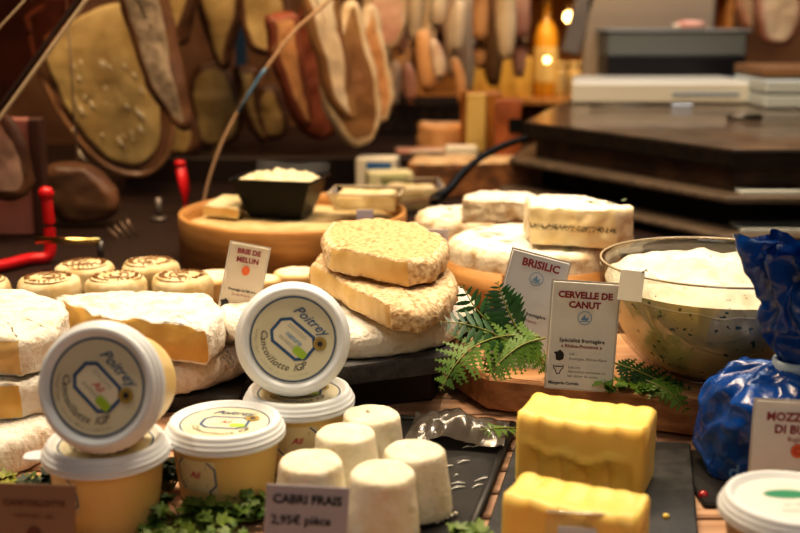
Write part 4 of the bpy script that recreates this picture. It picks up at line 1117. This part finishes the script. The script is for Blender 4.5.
# dark crate, back shelf with golden wedges, bottles and lamps
a, b = V(352, 166, 2.95), V(470, 96, 2.95)
cr = thing('slatted_crate', 'dark slatted crate below the hanging sausages', 'crate', ((a.x+b.x)/2, 3.02, .10))
w = b.x-a.x
for k in range(9): obj('slat', box(.018, .012, b.z-.10, .002, (-w/2+.01+k*(w-.02)/8, -.07, 0)), mat('crate_dark', (.035, .02, .014), rough=.5), cr, False)
obj('crate_back', box(w, .012, b.z-.11, .002, (0, .06, 0)), mat('crate_in', (.02, .012, .01), rough=.7), cr, False)
obj('crate_rim', box(w, .014, .02, .002, (0, -.075, b.z-.13)), mat('crate_dark', (.035, .02, .014)), cr, False)
obj('crate_base', box(w, .14, .012, .002), mat('crate_dark', (.035, .02, .014)), cr, False)
shelfz = V(500, 98, 3.6).z
sh = thing('wall_shelf', 'golden-lit wooden shelf unit behind the upright orange wedge', 'shelf', (.55, 3.72, -.90))
SHW = mat('shelf_wood', (.42, .22, .08), (.32, .15, .05), 6, .45, stretch=(1, 8, 8))
for z in (shelfz, shelfz+.34): obj('shelf_board', box(1.0, .28, .022, .003, (0, 0, z-.022+.90)), SHW, sh, False)
obj('back_panel', box(1.0, .02, 1.9, .003, (0, .15, 0)), mat('shelf_back', (.46, .24, .07), (.36, .17, .045), 5, .5), sh, False)
for x in (-.49, .49): obj('side_panel', box(.022, .28, 1.9, .003, (x, 0, 0)), SHW, sh, False)
obj('shelf_board', box(1.0, .28, .022, .003, (0, 0, .10)), SHW, sh, False)
gw = ['first golden cheese wedge on the shelf, by the sausages', 'second golden cheese wedge on the shelf', 'third golden cheese wedge on the shelf', 'last golden cheese wedge on the shelf, by the bottle']
for i, (px, hh) in enumerate([(474, .115), (491, .13), (508, .12), (524, .13)]):
    p = V(px, 98, 3.6)
    g = cheese('golden_wedge', gw[i], 'cheese', [(p.x-.024, 3.62, True), (p.x+.024, 3.60, True), (p.x+.01, 3.72, False), (p.x-.01, 3.72, False)], shelfz+.0005, hh, GOLD, mat('golden_face', (.70, .48, .14), (.58, .36, .09), 10, .5), 'golden wedges on the shelf', rt=.006, rb=.003, amp=.003, freq=20, step=.008)
    
p = V(547, 70, 3.6)
bt = thing('bottle', 'amber glass bottle standing on the shelf beside the golden wedges', 'bottle', (p.x, 3.64, shelfz+.0005))
obj('glass', lathe([(0, 0), (.036, 0), (.038, .01), (.038, .19), (.030, .22), (.013, .25), (.013, .31), (0, .31)], 32), mat('amber', (.70, .36, .04), (.55, .25, .02), 6, .15, coat=.5), bt)
obj('label', lathe([(.0386, .05), (.0390, .06), (.0390, .15), (.0386, .16)], 32), mat('amber_label', (.72, .55, .25), rough=.5), bt)
obj('cap', xf(lathe([(0, .02), (.014, .02), (.014, -.012), (0, -.012)], 20), T(0, 0, .30)), mat('gold_cap', (.7, .45, .12), rough=.3), bt)
jl = ['first small jar on the shelf, next to the amber bottle', 'second small jar on the shelf, middle of the three', 'third small jar on the shelf, by the scale panel']
for i, px in enumerate((562, 575, 588)):
    p = V(px, 60, 3.6)
    j = thing('jar', jl[i], 'jar', (p.x, 3.62, shelfz+.0005), (0, 0, 0), 'jars on the shelf')
    obj('glass', lathe([(0, 0), (.019, 0), (.021, .006), (.021, .085), (.018, .095), (0, .095)], 24), mat('jar_fill', (.62, .46, .22), (.5, .33, .12), 12, .25), j)
    obj('lid', xf(lathe([(0, .018), (.019, .018), (.020, .015), (.020, 0), (0, 0)], 24), T(0, 0, .095)), mat('jar_lid', (.65, .50, .25), rough=.35), j)
def lamp(label, px, py, Y, r, e):
    p = V(px, py, Y)
    l = thing('lamp', label, 'lamp', p)
    obj('bulb', lathe([(0, -r)] + [(r*math.cos(a), r*math.sin(a)) for a in [-PI/2+PI*k/12 for k in range(1, 12)]] + [(0, r)], 20), mat('bulb_glow', (1, .8, .4), emit=(1, .62, .22), estr=e), l)
    obj('stem', tube([(0, .0, r*.8), (0, .02, r*2.2), (0, .10, r*2.4)], r*.25, 8), BRASS, l)
lamp('small glowing lamp bulb low on the shelf front', 547, 60, 3.50, .009, 14)
lamp('glowing lamp bulb higher on the shelf front, near the scale panel', 569, 17, 3.50, .016, 14)

# ==================================================================  DIM LEFT: pink reflection, glass, poles
pk = thing('pink_reflection', 'dusky pink upright board behind the red bent frame', 'panel', (V(48, 200, 1.86).x-.20, 1.86, .0455))  # pink reflection in the glass, painted as an upright board
obj('panel', box(.36, .02, .20, .004), mat('dusky_pink', (.40, .17, .14), (.33, .14, .115), 4, .5), pk, False)
obj('panel_edge', box(.02, .03, .20, .003, (.19, 0, 0)), mat('panel_edge', (.07, .03, .022), rough=.5), pk, False)
lg = thing('red_trolley_frame', 'bright red bent tube frame in front of the pink board', 'frame', (V(48, 262, 1.64).x, 1.64, .0455))
o0 = Vector(lg.location)
zb_ = .0455+.0095
pp = [Vector((V(-60, 262, 1.6).x, 1.50, zb_))-o0, Vector((V(0, 262, 1.6).x, 1.58, zb_))-o0, Vector((V(30, 262, 1.64).x, 1.63, zb_))-o0, V(48, 256, 1.645)-o0, V(50, 236, 1.65)-o0, V(48, 210, 1.65)-o0, V(46, 192, 1.65)-o0]
REDP = mat('red_paint', (.62, .015, .02), rough=.3)
obj('tube', tube(curve_pts(pp, 6), .0088, 12), REDP, lg)
obj('end_cap', xf(lathe([(0, .009), (.008, .007), (.012, 0), (.010, -.010), (0, -.010)], 16), T(*pp[-1])), REDP, lg)
lg2 = thing('red_pole', 'short red pole standing behind the wooden-hooped cheese', 'pole', V(186, 225, 2.05))
o0 = lg2.location
obj('tube', tube([Vector((0, 0, 0)), V(185, 190, 2.05)-o0, V(180, 165, 2.05)-o0], .010, 10), REDP, lg2)
obj('end_cap', xf(lathe([(0, .010), (.009, .008), (.012, 0), (0, -.004)], 14), T(*(V(180, 165, 2.05)-o0))), REDP, lg2)
br = thing('brass_rail', 'short polished brass rail glinting in front of the red frame', 'rail', V(66, 241, 1.60))
o0 = br.location
obj('bar', tube([V(36, 240, 1.60)-o0, V(100, 241, 1.60)-o0], .0052, 12), BRASS, br)
obj('bracket', tube([V(100, 241, 1.60)-o0, V(101, 262, 1.60)-o0], .005, 8), mat('dark_steel', (.15, .14, .13)), br)
fk = thing('serving_fork', 'dark serving fork leaning up behind the small marked rounds', 'fork', V(140, 258, 1.85))
o0 = fk.location
fm = mat('fork_metal', (.30, .22, .16), rough=.3, metal=.6)
for k in range(4):
    obj('tine', tube([V(124+k*4.2, 243-k*2.2, 1.85)-o0, V(108+k*6.2, 228-k*3.2, 1.85)-o0], [.0022, .0012], 6), fm, fk)
obj('neck', tube([V(131, 240, 1.85)-o0, V(140, 250, 1.85)-o0, V(148, 260, 1.85)-o0], [.007, .004, .004], 8), fm, fk)
packet('small blank beige tag lying behind the marked rounds', 88, 112, 244, 259, 1.80, .008, mat('beige_tag', (.50, .38, .28), rough=.5), None, rad(5), name='blank_tag')
po = thing('steel_post', 'thin grey post standing behind the marked rounds', 'post', (V(160, 235, 2.0).x, 2.0, .0455))
obj('shaft', tube([(0, 0, 0), (0, 0, V(160, 198, 2.0).z-.045)], .006, 10), mat('post_grey', (.20, .17, .15), rough=.4, metal=.6), po)
obj('foot', lathe([(0, 0), (.015, 0), (.013, .006), (0, .006)], 16), mat('post_grey', (.2, .17, .15)), po)
# glass guards: slanted pane with pale edge, and a curved edge strip
gp = thing('glass_guard', 'slanted glass guard with a pale polished edge, before the big wrapped ham', 'glass', (0, 1.75, .045))
o0 = Vector(gp.location)
gq = [V(px, py, 1.75)-o0 for px, py in ((-60, 195), (0, 118), (86, 0), (130, -60), (-60, -60))]
gq = [gq[0], gq[1], gq[2], gq[3], gq[4]]
obj('pane', (gq + [p+Vector((0, .005, 0)) for p in gq], [(0, 1, 2, 3, 4), (9, 8, 7, 6, 5)]), clear('guard_glass', (.62, .45, .42), .04, .03), gp, False)
obj('polished_edge', tube([gq[0], gq[1], gq[2], gq[3]], .0032, 8), mat('edge_pale', (.52, .42, .28), rough=.2), gp)
e2 = [V(px+7, py+3, 1.76)-o0 for px, py in ((-60, 195), (0, 118), (86, 0), (130, -60))]
obj('dark_seal', tube([V(px-6, py-3, 1.752)-o0 for px, py in ((-60, 195), (0, 118), (86, 0), (130, -60))], .0040, 8), mat('seal_dark', (.03, .015, .012), rough=.5), gp)
obj('inner_edge', tube([V(-40, 70, 1.74)-o0, V(0, 27, 1.74)-o0, V(26, -1, 1.74)-o0, V(60, -38, 1.74)-o0], .0016, 8), mat('edge_pale', (.52, .42, .28)), gp)
gs = thing('glass_divider', 'curved glass divider seen edge-on, sweeping up from the hooped cheese', 'glass', (V(203, 200, 1.93).x, 1.93, .045))
o0 = Vector(gs.location)
cp = curve_pts([Vector((.0, 0, 0))] + [V(px, py, 1.93)-o0 for px, py in ((205, 196), (219, 150), (240, 108), (265, 70), (292, 34), (318, 10), (350, -18))], 8)
obj('edge', tube(cp, .0030, 8), mat('edge_warm', (.55, .36, .22), rough=.15, spec=.8), gs)
nn = len(cp)
obj('pane', (cp + [p + Vector((-.0012*i/nn*0 - .03, .16, 0)) for i, p in enumerate(cp)], [(i, i+1, nn+i+1, nn+i) for i in range(nn-1)]), clear('divider_glass', (.95, .93, .9), .05, .02), gs)
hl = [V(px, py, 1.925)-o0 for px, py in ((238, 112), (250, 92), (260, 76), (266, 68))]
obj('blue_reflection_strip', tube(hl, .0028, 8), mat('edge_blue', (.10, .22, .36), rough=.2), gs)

# ==================================================================  FERNS AND HERBS
def leaflet(L_, W_, n=7, ser=.16):
    """one toothed leaflet lying along +x"""
    top, bot = [], []
    for k in range(2*n+1):
        t = k/(2*n); w = W_*math.sin(PI*(t**.75))**.9*(1 if k % 2 else 1-ser)
        top.append(Vector((t*L_, w, -.10*w))); bot.append(Vector((t*L_, -w, -.10*w)))
    mid = [Vector((k/(2*n)*L_, 0, .0)) for k in range(2*n+1)]
    m = 2*n+1; v = top+mid+bot; f = []
    for k in range(m-1):
        f += [(m+k, m+k+1, k+1, k), (2*m+k, 2*m+k+1, m+k+1, m+k)]
    return v, f
def frond(label, pts, width, npin, m, pinnate=True, droop=.25, facing=None, group='fern fronds', up=Vector((0, -.55, .85))):
    """fern frond along a path: pinnae in pairs, each made of small rounded lobes"""
    P = curve_pts(pts, 14); n = len(P)
    r = thing('fern_frond', label, 'fern', pts[0], (0, 0, 0), group)
    o0 = Vector(pts[0])
    P = [p-o0 for p in P]
    obj('stem', tube(P, [.0013*(1-.7*i/n) for i in range(n)], 6), STEM, r)
    parts = []
    for k in range(npin):
        t = .10 + .88*k/(npin-1)
        i = min(n-2, int(t*(n-1)))
        d = (P[i+1]-P[i]).normalized()
        side = d.cross(up).normalized(); nor = side.cross(d).normalized()
        prof = math.sin(PI*min(1, (.22+.78*t)))**.8 * (1.05 if t < .5 else 1)
        for s in (-1, 1):
            L_ = width*(prof*.95+.06)*random.uniform(.9, 1.08)
            ax = (side*s*1. + d*.42 - nor*droop*random.uniform(.3, 1.1)).normalized()
            ay = nor.cross(ax).normalized(); az = ax.cross(ay)
            M = Matrix((ax, ay, az)).transposed().to_4x4(); M.translation = P[i]
            if pinnate and L_ > .012:
                nl = max(4, int(L_/.0042))
                for q in range(nl):
                    tt = (q+.4)/nl; ll = .0075*(1-tt*.78)*min(1, .6+L_/.05)
                    for s2 in (-1, 1):
                        parts.append(xf(leaflet(ll, ll*.30, 2, .05), M @ T(tt*L_, 0, 0) @ RZ(s2*rad(58))))
                parts.append(xf(leaflet(L_, .0016, 3, .0), M))
            else:
                parts.append(xf(leaflet(L_, L_*.135, 5), M))
    obj('leaf_blade', join(*parts), m, r)
    return r
fz = BZ
def FV(px, py, Y): return V(px, py, Y)
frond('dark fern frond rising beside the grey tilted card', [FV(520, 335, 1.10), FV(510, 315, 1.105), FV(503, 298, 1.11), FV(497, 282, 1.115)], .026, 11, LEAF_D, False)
frond('pale green fern frond drooping forward over the board corner', [FV(540, 337, 1.10), FV(505, 336, 1.09), FV(475, 346, 1.065), FV(455, 365, 1.045), FV(440, 391, 1.03)], .034, 12, LEAF, up=Vector((0, -.8, .6)))
frond('pale green fern frond hanging in front of the tilted card', [FV(545, 338, 1.10), FV(522, 345, 1.085), FV(500, 362, 1.07), FV(487, 378, 1.06)], .028, 11, LEAF, up=Vector((0, -.8, .6)))
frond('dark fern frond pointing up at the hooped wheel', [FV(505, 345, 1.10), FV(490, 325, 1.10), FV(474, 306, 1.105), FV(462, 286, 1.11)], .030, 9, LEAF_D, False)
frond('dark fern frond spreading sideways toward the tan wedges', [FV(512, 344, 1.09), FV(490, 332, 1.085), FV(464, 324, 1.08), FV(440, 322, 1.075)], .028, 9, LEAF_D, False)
frond('mid-green fern frond lying low behind the white card', [FV(552, 372, 1.12), FV(535, 352, 1.11), FV(520, 347, 1.10), FV(498, 352, 1.09)], .022, 10, LEAF)
frond('fern frond below the bowl hanging over the board edge', [FV(625, 372, 1.10), FV(650, 382, 1.08), FV(672, 394, 1.055), FV(692, 418, 1.04)], .020, 12, LEAF)
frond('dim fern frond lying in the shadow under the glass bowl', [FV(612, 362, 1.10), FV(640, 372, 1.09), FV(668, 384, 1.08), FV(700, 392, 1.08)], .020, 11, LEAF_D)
frond('fern tip sticking out behind the black tray', [G(520, 428, .004), FV(500, 428, .99), FV(480, 430, .985)], .014, 8, LEAF)
def sprig(label, base, n, spread, height, m, group='parsley sprigs', lsize=.011):
    r = thing('parsley_sprig', label, 'herb', base, (0, 0, 0), group)
    st_, lv = [], []
    for k in range(n):
        a = random.uniform(0, 2*PI); rr = spread*math.sqrt(random.random())
        tip = Vector((rr*math.cos(a)*1.3, rr*math.sin(a)*.8, height*(.35+.65*random.random())*(1-.35*(rr/spread))))
        st_.append(tube([Vector((tip.x*.2, tip.y*.2, 0)), tip*.6+Vector((0, 0, .002)), tip], [.0009, .0007, .0005], 5))
        for q in range(4):
            b = random.uniform(0, 2*PI); S = lsize*random.uniform(.7, 1.25)
            M = T(*tip) @ RZ(b) @ RY(random.uniform(-.7, .35)) @ RX(random.uniform(-.6, .6))
            for da in (-.7, 0, .7):
                lv.append(xf(leaflet(S*(1 if da == 0 else .8), S*.30, 3, .35), M @ RZ(da)))
    obj('stem', join(*st_), STEM, r); obj('leaf_cluster', join(*lv), m, r)
    return r
LEAF_P = mat('parsley_light', (.16, .24, .04), (.06, .12, .02), 60, .5)
LEAF_K = mat('parsley_dark', (.018, .035, .012), (.01, .02, .008), 40, .5)
sprig('parsley sprig lying between the upright tub and the flat-lidded tub', G(185, 522, 0), 26, .030, .022, LEAF_H)
sprig('parsley sprig in front of the flat-lidded tub', G(228, 516, 0), 26, .030, .026, LEAF_P)
sprig('parsley sprig at the bottom edge, in front of the other sprigs', G(200, 538, 0), 24, .034, .016, LEAF_P)
sprig('dark wilted sprig standing between the two front tubs', G(168, 490, 0), 22, .018, .040, LEAF_K)
sprig('dark sprig beside the price card for goat cheese', G(258, 520, 0), 14, .018, .022, LEAF_H)
sprig('yellowing sprig under the lowest white brie', G(20, 492, .0), 18, .028, .014, mat('leaf_yellow', (.36, .36, .04), (.10, .13, .02), 60, .5))
sprig('dark sprig tucked beside the stacked tubs', G(42, 494, .0), 16, .020, .022, LEAF_K)
sprig('blurred green sprig in front of the black tray', V(465, 528, .80) - Vector((0, 0, .012)), 8, .012, .012, LEAF_P)
sprig('small leafy sprig at the foot of the white card', G(618, 390, BZ+.001), 9, .018, .014, LEAF, lsize=.010)
sprig('small leafy sprig hanging by the board front below the bowl', V(642, 396, 1.052), 6, .012, .010, LEAF, lsize=.010)
bm = G(666, 517, .0095)
tag(obj('butter_crumb', lathe([(0, 0), (.003, .0005), (.0026, .003), (0, .004)], 8), BUTTER, None, True, (bm.x, bm.y, .0088)), 'crumb of butter on the slate beside the blocks', 'crumb')
bm = G(703, 499, .0)
bd_ = tag(obj('red_berry', lathe([(0, 0)] + [(.0045*math.cos(a), .0045+.0045*math.sin(a)) for a in [-PI/2+PI*k/10 for k in range(1, 10)]] + [(0, .009)], 16), mat('berry', (.40, .03, .03), rough=.15, coat=.6), None, True, (bm.x, bm.y, -.001)), 'small red berry on the slats at the foot of the blue bag', 'berry')

# ==================================================================  LIGHT
def area(name, loc, target, sx, sy, e, col):
    d = bpy.data.lights.new(name, 'AREA'); d.shape = 'RECTANGLE'; d.size = sx; d.size_y = sy; d.energy = e; d.color = col
    o = bpy.data.objects.new(name, d); COL.objects.link(o); o.location = loc
    o.rotation_euler = (Vector(target)-Vector(loc)).to_track_quat('-Z', 'Y').to_euler()
    return o
def spot(name, loc, target, e, col, ang=60, size=.02, blend=.6):
    d = bpy.data.lights.new(name, 'SPOT'); d.energy = e; d.color = col; d.spot_size = rad(ang); d.spot_blend = blend; d.shadow_soft_size = size
    o = bpy.data.objects.new(name, d); COL.objects.link(o); o.location = loc
    o.rotation_euler = (Vector(target)-Vector(loc)).to_track_quat('-Z', 'Y').to_euler()
    return o
WARM = (1., .84, .62)
area('case_light', (0, 1.50, 1.20), (0, 1.10, 0), 1.7, .10, 18, WARM)
area('front_fill', (.1, -.35, 1.1), (0, 1.1, 0), .9, .4, 3.3, (1., .95, .88))
spot('ceiling_spot', (-.60, 1.05, 1.5), (-.28, 1.15, 0), 34, WARM, 46, .03)
spot('ceiling_spot', (.45, 1.05, 1.5), (.28, 1.02, 0), 29, WARM, 46, .03)
spot('ceiling_spot', (.0, 1.45, 1.6), (.05, 1.40, 0), 20, WARM, 50, .03)
spot('red_fill_spot', (-.9, 1.1, 1.1), (-.70, 1.85, .15), 10, (1., .70, .5), 34, .03)  # added spot to brighten the dim pink area
area('ham_light', (-.2, 1.5, 1.9), (0, 2.6, .4), 1.5, .3, 42, (1., .68, .38))
spot('shelf_spot', (.45, 2.9, 1.6), (.5, 3.7, .35), 110, (1., .60, .20), 50, .05)
area('stand_light', (.8, 2.7, 1.6), (.8, 2.7, .2), .6, .6, 9, (.85, .92, 1.))
area('wall_fill', (1.1, 3.2, 1.6), (.9, 4.2, .6), .6, .2, 8, (1., .80, .6))  # added fill to lift the wall beyond the scale
w = bpy.data.worlds.new('world'); SC.world = w; w.use_nodes = True
w.node_tree.nodes['Background'].inputs[0].default_value = (.9, .62, .42, 1)
w.node_tree.nodes['Background'].inputs[1].default_value = .05
